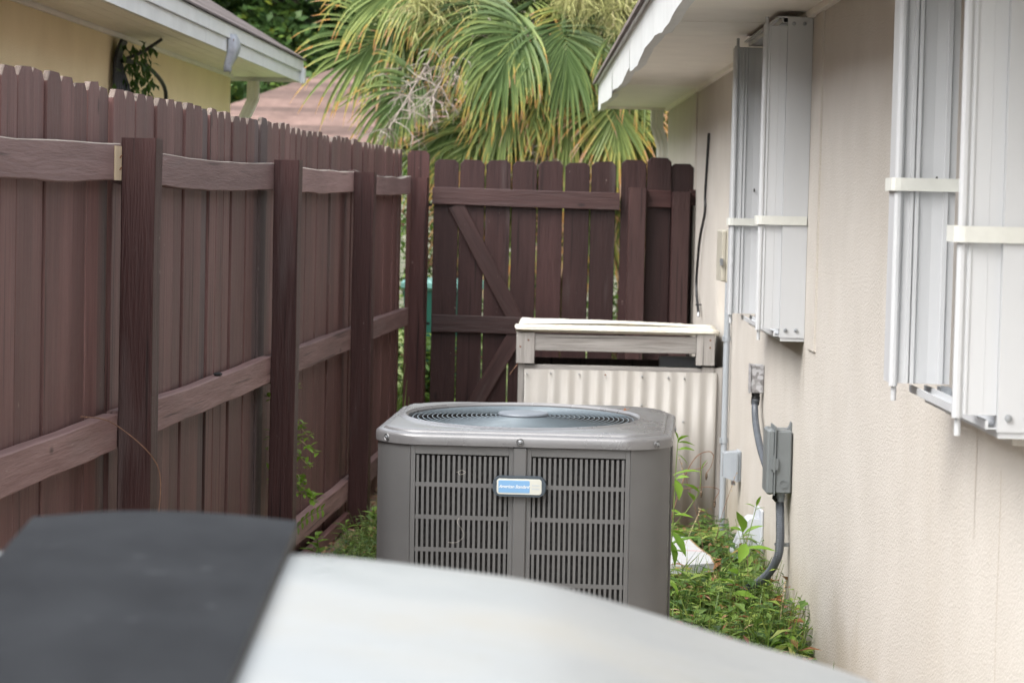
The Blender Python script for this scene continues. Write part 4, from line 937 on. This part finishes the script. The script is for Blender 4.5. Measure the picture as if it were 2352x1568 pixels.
PB=Vector((.36,20.,0))
def F(hx,hz,hy,ax,nm,Ls,sp,dr,age): fr_specs.append((Vector((hx,hy,hz))-PB,ax,nm,Ls,sp,dr,age))
# the fans that read individually in the photograph
F(-.86,2.83,19.4,(-1,-.25,-.05),(0,-1,.5),.95,88,.55,.9)
F(-.72,2.62,19.6,(-.8,-.2,-.75),(-.2,-1,.35),.90,80,.35,.7)
F(-.02,2.93,18.8,(-.65,-.4,-.3),(-.1,-1,.9),.85,85,.8,.5)
F(.02,2.62,18.9,(-.35,-.3,-1),(-.4,-1,.1),.95,62,.25,.35)
F(.30,2.85,18.7,(.2,-.5,-.4),(0,-1,.7),.85,85,.95,.35)
F(.72,2.38,18.7,(.05,-.25,-1),(0,-1,.05),.80,70,.25,1.3)
F(.60,2.42,18.9,(-.45,-.3,-.85),(-.2,-1,.2),.75,70,.4,1.0)
F(.80,2.90,18.8,(.5,-.4,-.5),(.2,-1,.6),.90,75,.8,.4)
F(1.05,2.72,19.0,(.9,-.2,-.6),(.2,-1,.4),.85,70,.6,.4)
F(-.30,2.22,19.2,(-.9,-.25,-.35),(0,-1,.3),.90,60,.4,1.0)
F(-.15,2.15,19.1,(-.5,-.25,-.75),(0,-1,.2),.85,70,.35,.7)
F(.20,2.20,19.2,(.15,-.25,-.95),(0,-1,.1),.80,70,.3,.6)
F(1.15,2.20,19.2,(.6,-.25,-.8),(.1,-1,.2),.85,75,.5,.8)
F(1.35,2.55,19.5,(.8,-.2,-.7),(.2,-1,.3),.9,75,.5,.6)
F(.05,3.25,19.2,(-.5,-.3,.5),(0,-1,.6),.9,85,.5,.2)
F(.55,3.30,19.1,(.2,-.3,.6),(0,-1,.6),.9,85,.5,.2)
F(-.60,3.20,19.3,(-.9,-.2,.3),(0,-1,.7),1.0,85,.6,.4)
F(1.15,3.15,19.3,(.9,-.2,.2),(.1,-1,.7),.95,80,.6,.3)
rnd=random.Random(5)
for k in range(48):     # fill of the crown all round
    a=k*2.39996; el=rnd.uniform(-.75,.95); rad=rnd.uniform(.70,1.1); c_=Vector((.36,20.0,2.80))
    dirv=Vector((math.cos(a)*math.cos(el),math.sin(a)*math.cos(el)*.9,math.sin(el))); h=c_+dirv*rad
    fr_specs.append((h-PB,(dirv+Vector((0,0,-.25))),Vector((0,0,1))+dirv*-.3+rv(.3),rnd.uniform(.8,1.0),82,rnd.uniform(.5,.9),rnd.uniform(.1,.7)))
for k in range(16):     # drooping fans on the camera side
    h=Vector((rnd.uniform(-.75,1.35),rnd.uniform(18.6,19.2),rnd.uniform(2.15,3.1))); dx=(h.x-.36)*.9
    fr_specs.append((h-PB,(dx+rnd.uniform(-.3,.3),-.35,rnd.uniform(-.9,-.1)),(dx*.3,-1,rnd.uniform(.2,.8)),rnd.uniform(.62,.85),76,rnd.uniform(.6,1.1),rnd.uniform(.2,.9)))
for k in range(16):      # dead skirt leaves under the crown
    a=rnd.uniform(PI,2*PI); h=Vector((.36+math.cos(a)*.75,20+math.sin(a)*.75,2.0+rnd.uniform(-.3,.25)))
    fr_specs.append((h-PB,(math.cos(a)*.35,math.sin(a)*.3,-1),(math.cos(a),math.sin(a),.2),rnd.uniform(.8,1.0),60,.2,rnd.uniform(.8,2.)))
for i,sp in enumerate(fr_specs):
    lf=frond(*sp,seed=i*13+3).build('frond','palm',palm,fixn=False)
    h=sp[0]; c0=Vector((0,0,2.6)) if h.z<2.75 else Vector((0,0,2.85)); mid=(h+c0)/2+Vector((0,0,.18))
    b=MB(); b.tube(smoothpts([c0+(h-c0)*.12,mid,h+Vector(sp[1]).normalized()*.12],4),[.022]*8+[.012],6,tone=.12); b.build('petiole','palm',lf,fixn=False)
def flower(p0,p1,sag,nbr,mat,rad,seed,tonebase):
    rnd=random.Random(seed); b=MB(); P=smoothpts([p0,(Vector(p0)+Vector(p1))/2+Vector((0,0,sag)),p1],10); b.tube(P,[.016*(1-.75*i/len(P)) for i in range(len(P))],5,tone=.5)
    for k in range(nbr):
        i=rnd.randrange(int(len(P)*.15),len(P)); p=P[i].copy(); d=Vector((rnd.uniform(-1,1),rnd.uniform(-1,1),rnd.uniform(-.8,.6))).normalized(); pts=[p.copy()]
        for s_ in range(5):
            d=(d+Vector((rnd.uniform(-.6,.6),rnd.uniform(-.6,.6),rnd.uniform(-.75,.4)))).normalized(); p=p+d*rad*rnd.uniform(.5,1.1)/5; pts.append(p.copy())
            if s_ in(1,2,3):
                e=(d+Vector((rnd.uniform(-1,1),rnd.uniform(-1,1),rnd.uniform(-1,.5)))).normalized(); b.tube([p,p+e*rad*.14,p+e*rad*.22+Vector((0,0,-.02))],[.0028,.0025,.0015],3,False,tone=rnd.random())
        b.tube(pts,[.0045,.004,.0035,.003,.0026,.002],3,False,tone=rnd.random())
    return b
rel=lambda x,y,z: Vector((x,y,z))-PB
for (a,c,sg,nb_,mt,rd) in (
    (rel(.1,19.6,3.0),rel(-.55,18.9,3.12),.25,190,'stalk_green',.45),
    (rel(.1,19.6,3.0),rel(-.75,18.7,2.98),.20,160,'stalk_green',.4),
    (rel(.4,19.5,3.0),rel(.75,18.5,2.95),.35,260,'stalk_green',.42),
    (rel(.5,19.5,3.0),rel(.45,18.4,3.12),.2,240,'stalk_green',.42),
    (rel(.6,19.6,3.0),rel(1.1,18.9,3.0),.3,190,'stalk_green',.38),
    (rel(1.1,19.6,2.6),rel(1.35,19.0,2.0),.2,120,'stalk_green',.4),
    (rel(.3,19.6,2.9),rel(-.95,18.7,2.05),.55,95,'stalk_grey',.42),
    (rel(.2,19.6,2.8),rel(-.65,18.6,2.25),.45,95,'stalk_grey',.40),
    (rel(.9,19.5,2.9),rel(1.0,18.6,2.65),.15,90,'stalk_grey',.3),
    (rel(.25,19.4,2.3),rel(.15,18.7,1.80),.05,90,'stalk_grey',.3)):
    flower(a,c,sg,nb_,mt,rd,random.randrange(999),0).build('flower_stalk',mt,palm,fixn=False)
# ---------------------------------------------------------------- broadleaf trees behind
def tree(name,label,loc,h,rx,rz,nl,seed,mat='tree_dark',lsz=.16,grp='trees far behind the palm'):
    rnd=random.Random(seed); t=thing(name,label,'tree',loc,0,grp)
    b=MB(); pts=[(0,0,-.1)]; 
    for i in range(1,6): pts.append((rnd.uniform(-.15,.15)*i,rnd.uniform(-.1,.1)*i,h*.16*i))
    b.tube(pts,[.30,.26,.22,.18,.13,.07],9)
    for k in range(9):
        a=rnd.uniform(0,2*PI); p=Vector(pts[rnd.choice((2,3,4))]); q=p+Vector((math.cos(a)*rx*.55,math.sin(a)*rx*.55,rnd.uniform(.2,.9)*rz*.5)); b.tube([p,(p+q)/2+Vector((0,0,.2)),q],[.12,.07,.03],6)
    b.build('trunk','bark',t,smooth=True,fixn=False)
    cl=[]
    for k in range(60):
        while True:
            v=Vector((rnd.uniform(-1,1),rnd.uniform(-1,1),rnd.uniform(-1,1)))
            if .25<v.length<1: break
        cl.append((Vector((v.x*rx,v.y*rx*.9,h*.62+v.z*rz)),rnd.uniform(.35,.85)*rx*.34,rnd.uniform(-.15,.25)))
    b=MB()
    for k in range(nl):
        c,r_,tn=rnd.choice(cl); v=Vector((rnd.gauss(0,1),rnd.gauss(0,1),rnd.gauss(0,1))).normalized()*r_*rnd.uniform(.6,1.08); v.z*=.75
        p=c+v; d=(v.normalized()+Vector((rnd.uniform(-.8,.8),rnd.uniform(-.8,.8),rnd.uniform(-.9,.3)))).normalized(); L_=lsz*rnd.uniform(.6,1.25)
        s=d.cross(Vector((rnd.uniform(-1,1),rnd.uniform(-1,1),1))).normalized()*L_*.36; o=len(b.v)
        b.v+=[tuple(p),tuple(p+d*L_*.5-s),tuple(p+d*L_),tuple(p+d*L_*.5+s)]; b.face([o,o+1,o+2,o+3],0,min(1,max(.01,rnd.gauss(.38+tn,.2)+(.3 if rnd.random()<.05 else 0))))
    cr=b.build('crown',mat,t,fixn=False)
    return t
tree('broadleaf_tree','dark green leafy tree behind the pink roof, between the yellow eave and the palm',(-3.9,41,0),8.5,3.6,3.6,30000,1)
tree('broadleaf_tree','broad dark tree at the upper left, above the brown shingle roof edge',(-7.6,43,0),9.,3.6,3.9,20000,2)
tree('broadleaf_tree','dark tree mass directly behind the palm crown',(.2,40,0),9,3.6,4.0,22000,3)
tree('broadleaf_tree','dark tree at the right of the palm, just left of the house eave',(3.9,38,0),8.5,3.4,3.9,22000,4)
tree('broadleaf_tree','low bushy tree seen under the yellow house eave beside its downspout',(-6.3,46,0),6.,3.2,2.7,16000,5)
tree('broadleaf_tree','farther dark tree filling the gap behind the other trees at the left',(-5.2,52,0),12,5,5.5,22000,6,lsz=.22)
tree('broadleaf_tree','farther tall tree behind the palm and the dark tree at the right',(2.2,52,0),12,5.5,5.5,22000,7,lsz=.22)
# hedge of shrubs beyond the gate, seen through the slits
def shrub(label,x,y,rx,h,n,seed,mat='weed'):
    rnd=random.Random(seed); t=thing('shrub',label,'shrub',(x,y,0),0,'shrubs beyond the gate'); b=MB()
    for k in range(6): b.tube([(0,0,0),(rnd.uniform(-.4,.4)*rx,rnd.uniform(-.4,.4)*rx,h*.5),(rnd.uniform(-.9,.9)*rx,rnd.uniform(-.9,.9)*rx,h*.85)],[.02,.014,.006],5)
    b.build('stems','twig',t,fixn=False); b=MB()
    for k in range(n):
        v=Vector((rnd.gauss(0,.5)*rx,rnd.gauss(0,.5)*rx,h*rnd.random()**.8)); leaf(b,v,(rnd.uniform(-1,1),rnd.uniform(-1,1),rnd.uniform(-.5,.6)),Vector((0,0,1)),.09*rnd.uniform(.6,1.2),.05,min(.9,max(.02,rnd.gauss(.5,.22))),n=2)
    b.build('foliage',mat,t,fixn=False)
shrub('low green shrub right behind the gap between the left fence post and the gate',-.62,20.6,.55,1.9,3000,21)
shrub('green shrub behind the left half of the gate',.15,23,.8,1.8,3200,22)
shrub('green shrub behind the right half of the gate',1.0,24,.8,1.8,3200,23)
shrub('low shrub in front of the teal bin, under the gap left of the gate',-.50,16.9,.38,.62,1500,24)
# lawn tufts beyond the gate
b=MB(); rnd=random.Random(9)
for k in range(9000):
    x_=rnd.uniform(-1.6,1.6); y_=rnd.uniform(14.7,20); h_=rnd.uniform(.04,.16); a=rnd.uniform(0,2*PI); o=len(b.v); dx,dy=math.cos(a)*.006,math.sin(a)*.006; lx,ly=rnd.uniform(-.04,.04),rnd.uniform(-.04,.04)
    b.v+=[(x_-dx,y_-dy,-.03),(x_+dx,y_+dy,-.03),(x_+lx,y_+ly,h_)]; b.face([o,o+1,o+2],0,rnd.uniform(.45,.95))
tag(b.build('lawn_grass','weed',fixn=False),'bright green lawn grass beyond the gate','grass',kind='stuff')
# ---------------------------------------------------------------- ground cover along the house
def cover(name,label,n,pos,hgt,seed,sizes=(.03,.07)):
    rnd=random.Random(seed); b=MB()
    for k in range(n):
        x_,y_=pos(rnd); H=hgt(x_,y_,rnd); nl=rnd.randint(5,11); lean=Vector((rnd.uniform(-.5,.5),rnd.uniform(-.5,.3),1)).normalized(); tn=rnd.gauss(.46,.22)
        b.tube([(x_,y_,-.01),Vector((x_,y_,0))+lean*H],[.002,.001],3,False,1)
        big=rnd.uniform(*sizes)
        for j in range(nl):
            t=.25+.75*j/nl; a=j*2.4+rnd.random(); p=Vector((x_,y_,0))+lean*H*t
            leaf(b,p,(math.cos(a),math.sin(a),rnd.uniform(-.35,.5)),Vector((0,0,1)),big*rnd.uniform(.6,1.2),big*rnd.uniform(.3,.6),min(1,max(.01,tn+.25*t-.1+rnd.gauss(0,.09)+(.5 if rnd.random()<.02 else 0))),fold=.3,curl=.25,n=2)
    o=b.build(name,['weed','stem'],fixn=False); return tag(o,label,'weeds',kind='stuff')
def posR(r):
    y_=r.triangular(7.6,12.0,9.2); x_=r.uniform(.50 if y_<10 else .62,.98); return x_,y_
cover('weeds','dense green weeds filling the strip between the condenser and the house wall',1080,posR,lambda x_,y_,r:(.10+.13*(.5+.5*nz(x_*5,y_*2.5)))*r.uniform(.6,1.3)*(.24 if (y_<10.9 and y_>9.3 and x_<.90) else (.5 if y_>10.5 else 1.1))*(1 if x_<.8 else 1.2),31,(.032,.10))
cover('weeds','low yellow-green weeds at the foot of the left fence beside the condenser',700,lambda r:(lambda y_:(-1.40+.0665*y_+abs(r.gauss(0,.20)),y_))(r.uniform(9.6,14.)),lambda x_,y_,r:r.uniform(.05,.17),32,(.02,.05))
# leaf litter
b=MB(); rnd=random.Random(12)
for k in range(2600):
    x_=rnd.uniform(-1.1,1.); y_=rnd.uniform(8.2,14.2); leaf(b,(x_,y_,.012+rnd.random()*.02),(rnd.uniform(-1,1),rnd.uniform(-1,1),rnd.uniform(-.2,.3)),Vector((0,0,1)),rnd.uniform(.03,.08),rnd.uniform(.015,.035),rnd.random()*.98+.01,n=2)
for k in range(500):
    x_=rnd.uniform(.5,.98); y_=rnd.uniform(8.0,11.5); leaf(b,(x_,y_,rnd.uniform(.06,.2)*(.5 if y_>9.3 else 1)),(rnd.uniform(-1,1),rnd.uniform(-1,1),rnd.uniform(-.9,.3)),Vector((0,0,1)),rnd.uniform(.02,.06),rnd.uniform(.01,.025),rnd.random()*.98+.01,n=2)
tag(b.build('leaf_litter','litter',fixn=False),'brown dead leaves scattered on the soil','leaves',kind='stuff')
b=MB(); rnd=random.Random(14)
for k in range(600):
    x_=rnd.uniform(.55,.97); y_=rnd.uniform(8.0,9.6); h_=rnd.uniform(.08,.26); a=rnd.uniform(0,2*PI); dx,dy=math.cos(a)*.0028,math.sin(a)*.0028; lx,ly=rnd.gauss(0,.07),rnd.gauss(0,.05); o=len(b.v)
    b.v+=[(x_-dx,y_-dy,0),(x_+dx,y_+dy,0),(x_+lx*.4-dx,y_+ly*.4-dy,h_*.7),(x_+lx*.4+dx,y_+ly*.4+dy,h_*.7),(x_+lx,y_+ly,h_)]; tn=rnd.choice((.3,.5,.65,.85)); b.face([o,o+1,o+3,o+2],0,tn); b.face([o+2,o+3,o+4],0,tn)
tag(b.build('grass_tufts','weed',fixn=False),'thin dark grass blades mixed into the weeds by the house wall','grass',kind='stuff')
# ---------------------------------------------------------------- individual weeds
leaf_cache={}
def leaf_mesh(kind):
    if kind not in leaf_cache:
        b=MB(); L_,w_,tn,cu={'broad':(1,.5,.55,.25),'lance':(1,.26,.5,.3),'long':(1,.40,.15,.12),'tiny':(1,.55,.7,.1)}[kind]
        leaf(b,(0,0,0),(0,1,0),Vector((0,0,1)),L_,w_,tn,fold=.35,curl=cu,n=4); leaf_cache[kind]=b.mesh('leaf','bright_leaf',True)
    return leaf_cache[kind]
def put_leaf(parent,p,d,size,kind='broad',roll=0.,mat=None):
    d=Vector(d).normalized(); x_=d.cross(Vector((0,0,1))); x_=x_.normalized() if x_.length>1e-4 else Vector((1,0,0)); z_=x_.cross(d)
    m=frame_mtx(p,x_,d,z_)@Matrix.Rotation(roll,4,'Y')@Matrix.Scale(size,4); return link('leaf',leaf_mesh(kind),parent,mtx=m)
def sapling(name,label,base,pts,leaves,r=.003,stem='stem',grp='young plants along the wall'):
    t=thing(name,label,'plant',base,0,grp); b=MB(); P=smoothpts(pts,6); b.tube(P,[r*(1-.6*i/len(P)) for i in range(len(P))],6); b.build('stem',stem,t,smooth=True,fixn=False)
    for (u,d,s,k) in leaves:
        i=min(len(P)-1,int(u*(len(P)-1))); put_leaf(t,P[i],d,s,k,random.uniform(-.5,.5))
    return t
# tall vine arching in front of the vent hood
sapling('young_vine','tall young vine with broad bright leaves arching up in front of the white vent hood',(.73,8.75,0),
  [(0,0,.0),(.04,0,.131),(.069,0,.239),(.096,0,.346),(.124,0,.454),(.135,0,.50)],
  [(.98,(.2,-.3,.9),.05,'lance'),(.95,(-.8,-.3,.6),.045,'lance'),(.93,(.8,-.2,.5),.035,'lance'),(.66,(-.3,-.9,-.6),.085,'broad'),(.60,(.95,-.3,.25),.11,'lance'),(.45,(-.5,-.6,.5),.07,'broad'),(.38,(-.9,-.3,.5),.08,'broad'),(.3,(.8,-.3,.1),.09,'broad'),(.2,(-.3,-.7,-.2),.08,'broad'),(.12,(.6,-.5,.2),.08,'broad')])
sapling('young_vine','three-leaved sprig standing just left of the white vent hood',(.90,9.3,0),
  [(0,0,.0),(.0,0,.12),(-.005,0,.22),(-.03,0,.335)],
  [(1.,(-.15,-.4,1.),.10,'broad'),(1.,(-.9,-.2,.5),.055,'broad'),(.97,(.8,-.2,.7),.085,'broad'),(.5,(-.6,-.5,.2),.07,'broad'),(.3,(.6,-.5,.2),.07,'lance')])
# plant right of the condenser
sapling('young_vine','leafy sprig against the right side of the condenser',(.565,8.6,0),
  [(-.01,0,.05),(-.01,0,.25),(.0,0,.45),(.004,0,.60),(.008,0,.70),(.01,0,.74)],
  [(.98,(-.2,-.2,1.),.04,'lance'),(.96,(.7,-.2,.6),.045,'broad'),(.93,(.95,-.2,.1),.06,'broad'),(.90,(.4,-.3,.8),.04,'lance'),(.80,(.95,-.2,.25),.06,'broad'),(.77,(.9,-.3,-.45),.055,'lance'),(.60,(.3,-.6,-.8),.075,'broad'),(.62,(.6,-.3,.3),.05,'broad'),(.59,(-.7,-.3,.2),.04,'broad'),(.44,(.9,-.3,.15),.07,'lance'),(.38,(.5,-.4,-.7),.10,'long'),(.36,(.2,-.5,-.9),.09,'long'),(.3,(.9,-.5,.2),.06,'broad'),(.22,(.6,-.4,-.5),.06,'broad')])
sapling('young_vine','arching green runner reaching right from the condenser toward the corrugated panel',(.584,8.9,0),
  [(-.03,0,.36),(.0,0,.397),(.052,0,.461),(.089,0,.524),(.095,0,.578),(.096,0,.60)],
  [(1.,(.2,-.2,1),.05,'lance'),(.95,(-1,-.1,.15),.105,'lance'),(.60,(-.75,-.2,.6),.075,'broad'),(.5,(-.4,-.4,.8),.05,'broad'),(.36,(-.9,-.3,.6),.06,'broad'),(.34,(-.9,-.3,.1),.05,'lance'),(.15,(.95,-.2,.0),.07,'broad'),(.1,(.8,-.2,.4),.06,'lance')])
t=thing('broad_leaf_weed','single long dark green leaf lying over the white painted board','plant',(.62,9.6,.0),0)
b=MB(); b.tube([(-.04,0,0),(-.03,0,.12),(-.005,0,.24)],.003,5); b.build('stem','stem',t,fixn=False)
put_leaf(t,(-.01,0,.235),(1,-.1,.45),.135,'long'); put_leaf(t,(-.03,0,.22),(-.4,-.4,.9),.10,'long')
# dried seed stalk
t=thing('dried_stalk','dry brown bent stalk with shrivelled seed pods beside the condenser top','plant',(.60,9.2,0),0)
b=MB(); b.tube(smoothpts([(-.03,0,.05),(-.01,0,.30),(.002,0,.407),(.046,0,.552),(.086,0,.622),(.13,0,.640),(.147,0,.625)],5),.0019,5)
b.tube(smoothpts([(.03,0,.50),(.08,0,.505),(.13,0,.51),(.17,0,.50),(.155,0,.465)],5),.0012,4); b.tube(smoothpts([(.147,0,.625),(.14,0,.59),(.122,0,.56)],4),.0012,4); b.tube(smoothpts([(.10,0,.630),(.10,0,.56),(.105,0,.50)],4),.0010,4); b.tube(smoothpts([(.055,0,.57),(.105,0,.58),(.125,0,.60)],4),.0012,4); b.build('stalk','twig',t,fixn=False)
for p in ((.105,0,.50),(.155,0,.465),(.122,0,.565)):
    b=MB(); b.lathe([(.0005,.0),(.004,-.008),(.005,-.018),(.002,-.03)],6,p); b.build('seed_pod','trunk',t)
# thin dry grass stalks
for i,(x_,y_,h_,lx,lbl) in enumerate(((.875,9.0,.36,-.02,'thin dry grass stalk rising straight in front of the dark lower conduit'),(.83,10.4,.50,-.13,'thin dry stalk leaning left across the grey pipe'),(.86,10.6,.42,.10,'wiry stalk leaning right toward the outlet cover'),(.70,10.3,.30,.09,'pale dry stalk above the right corner of the white board'),(.90,8.3,.30,.02,'pale straw stalk above the bright ferny clump'))):
    t=thing('dry_stalk',lbl,'plant',(x_,y_,0),0,'thin dry stalks in the weeds'); b=MB(); b.tube(smoothpts([(0,0,0),(lx*.35,0,h_*.5),(lx,0,h_)],5),.0010,4); b.build('stalk','straw' if i in(3,4) else 'twig',t,fixn=False)
    b=MB(); 
    for k in range(5): b.lathe([(.0003,0),(.0025,.004),(.0003,.009)],5,(lx*(.8+.04*k)+random.uniform(-.006,.006),0,h_*(.8+.045*k)))
    b.build('seed_head','straw',t,fixn=False)
# ferny bright clump and the small seedling near the wall base at the front
def clump(name,label,base,n,rad,h,sz,seed,kind):
    rnd=random.Random(seed); t=thing(name,label,'plant',base,0)
    b=MB(); ps=[]
    for k in range(n):
        a=rnd.uniform(0,2*PI); rr=rad*rnd.random()**.5; top=Vector((math.cos(a)*rr,math.sin(a)*rr,h*rnd.uniform(.55,1.)*(1-.4*rr/rad))); b.tube([(top.x*.3,top.y*.3,0),(top.x*.8,top.y*.8,top.z*.7),top],[.0022,.0018,.001],4); ps.append((top,a))
    b.build('stems','stem',t,fixn=False)
    for top,a in ps:
        for j in range(5):
            q=a+(j-2)*.75; put_leaf(t,top,(math.cos(q),math.sin(q),.15+rnd.uniform(-.2,.3)),sz*rnd.uniform(.7,1.2),kind,rnd.uniform(-.4,.4))
    return t
clump('ferny_plant','bright green ferny clump at the foot of the right wall',(.90,8.15,0),26,.13,.17,.045,41,'broad')
clump('seedling','tiny round-leaved seedling alone at the base of the right wall',(.955,7.55,0),5,.05,.09,.035,43,'tiny')
b=MB(); b.tube(smoothpts([(.96,7.55,.0),(.985,7.55,.10),(1.0,7.55,.20)],4),[.004]*8+[.001],4); gb=b.build('grass_blade','stem',fixn=False); tag(gb,'thin curved green grass blade rising beside the tiny seedling','plant')
# grass blade loop in front of the condenser louvres
b=MB(); b.tube(smoothpts([(.155,6.5,.02),(.175,6.5,.30),(.205,6.5,.385),(.235,6.5,.39),(.255,6.5,.34),(.26,6.5,.25)],6),.0022,4); tag(b.build('grass_blade','stem',fixn=False),'single curved green grass blade looping in front of the condenser','plant')
# vine on the second visible fence post
def fl_pt(x_,y_,z_): return Matrix.Translation((FX,0,0))@Matrix.Rotation(FR,4,'Z')@Vector((x_,y_,z_))
t=thing('fence_vine','light green small-leaved vine creeping out behind the second visible fence post','vine',fl_pt(0,9.62,0),FR)
rnd=random.Random(77); vb=MB(); lb=[]
for (z0,z1,reach) in ((.83,.80,.05),(.70,.62,.10),(.64,.55,.13),(.57,.50,.11),(.50,.44,.09),(.46,.38,.13),(.40,.37,.14),(.62,.40,.02),(.78,.5,.015)):
    pts=[Vector((-.02,0,z0)),Vector((reach*.5,.05,(z0+z1)/2+.02)),Vector((reach,.1,z1))]; P=smoothpts(pts,7); vb.tube(P,.0015,4)
    for p in P: 
        for q in range(3): lb.append((p+rv(.014),(rnd.uniform(-1,1),rnd.uniform(-1,1),rnd.uniform(-.5,.8)),rnd.uniform(.02,.038)))
vb.build('stem','straw',t,fixn=False)
for p,d_,s_ in lb: put_leaf(t,p,d_,s_,'tiny')
t=thing('fence_vine','small-leaved compound sprig at the foot of the third bay of the left fence','vine',fl_pt(.02,9.75,0),FR)
vb=MB(); P=smoothpts([(0,0,.10),(.02,.02,.22),(.07,.05,.29),(.13,.1,.32)],7); vb.tube(P,.0015,4); vb.build('stem','stem',t,fixn=False)
for i,p in enumerate(P):
    if i%2==0:
        for s_ in (-1,1): put_leaf(t,p,(.3,-.2,s_),.032,'broad')
for k,(yy,xx) in enumerate(((10.3,.06),(10.9,.10),(11.4,.16),(12.2,.24),(12.9,.20))):
    p=fl_pt(xx,yy,0); t=thing('weed_plant',('leafy weed at the foot of the bottom rail, nearest the foreground pad','small leafy weed under the bottom rail, in the middle of the third bay','upright pointed weed just left of the third fence post foot','tall pointed weed between the third fence post and the condenser','green weed in the gap behind the condenser left corner')[k],'plant',p,0,'weeds along the left fence')
    h_=(.16,.14,.13,.30,.2)[k]; vb=MB(); vb.tube([(0,0,0),(.01,0,h_*.6),(.0,0,h_)],.003,5); vb.build('stem','stem',t,fixn=False)
    for j in range(12):
        a=j*2.4; put_leaf(t,(0,0,h_*(.3+.7*j/12)),(math.cos(a),math.sin(a),.5),.05+.03*random.random(),'lance' if k%2 else 'broad')
# long grass blades between fence and condenser
for k in range(5):
    p=fl_pt(.10+.02*k,12.6+.1*k,0); b=MB(); h_=.72-.09*k; b.tube([p,p+Vector((.02,0,h_*.6)),p+Vector((.06-.02*k,0,h_))],[.006,.005,.001],4)
    g_=b.build('grass_blade','stem',fixn=False); tag(g_,('tallest','second tallest','middle-height','second shortest','shortest')[k]+' long green grass blade between the left fence and the condenser','plant','long grass blades left of the condenser')
# climbing plant on the yellow house wall under the eave, with black cables
q=L@Vector((-2.2,13.9,0))
t=thing('wall_vine','dark climbing plant with leaves hanging from the eave on the yellow house wall','vine',Matrix.Translation((-1.95,0,0))@Matrix.Rotation(NR,4,'Z')@Vector((wx,13.7,0)),NR)
b=MB(); 
for k in range(7): b.tube(smoothpts([(.03,k*.03-.08,1.6),(.03+.01*k%3,k*.03-.08,2.0),(.03,k*.025-.05,2.25),(.05,.02+k*.02,2.36)],4),.011,6)
b.build('stem','cable',t,fixn=False)
b=MB(); rnd=random.Random(6)
for k in range(420):
    z_=rnd.uniform(1.7,2.36); leaf(b,(.04+rnd.random()*.12,.05+rnd.gauss(.17,.15),z_),(rnd.uniform(-.5,1),rnd.uniform(-.6,.6),-rnd.random()*1.2),Vector((0,0,1)),.06,.03,rnd.uniform(.02,.5),n=2)
b.build('foliage','weed',t,fixn=False)
o0=Matrix.Translation((-1.95,0,0))@Matrix.Rotation(NR,4,'Z')
b=MB(); b.tube(smoothpts([o0@Vector((wx+.05,13.75,2.25)),o0@Vector((wx+.12,14.1,2.24)),o0@Vector((wx+.16,14.5,2.12)),o0@Vector((wx+.12,14.5,1.9)),o0@Vector((wx+.06,14.3,1.7))],6),.012,7); tag(b.build('looped_cable','cable',smooth=True,fixn=False),'black cable looping out of the climbing plant on the yellow wall','cable')
b=MB(); b.tube(smoothpts([o0@Vector((wx+.05,13.8,2.26)),o0@Vector((wx+.12,13.95,2.31)),o0@Vector((wx+.2,14.1,2.39))],6),.010,7); tag(b.build('looped_cable','cable',smooth=True,fixn=False),'short black cable running from the climbing plant up to the white soffit','cable')
# dark insect-like knot and pine needle on the rails
b=MB(); b.lathe([(.0001,.0),(.012,.002),(.016,.007),(.009,.012),(.0001,.013)],8,(0,0,0)); kn=b.build('dark_lump','dark',loc=fl_pt(-.012,8.42,.932)); kn.scale=(1,2.2,1); tag(kn,'small dark lump sitting on the middle rail between the first two posts','lump')
b=MB(); b.tube(smoothpts([fl_pt(.0,6.45,.96),fl_pt(.03,6.7,.92),fl_pt(.115,6.85,.80),fl_pt(.12,6.86,.66)],6),.0016,5); tag(b.build('pine_needle','twig',fixn=False),'reddish dry pine needle hanging across the nearest fence post','needle')
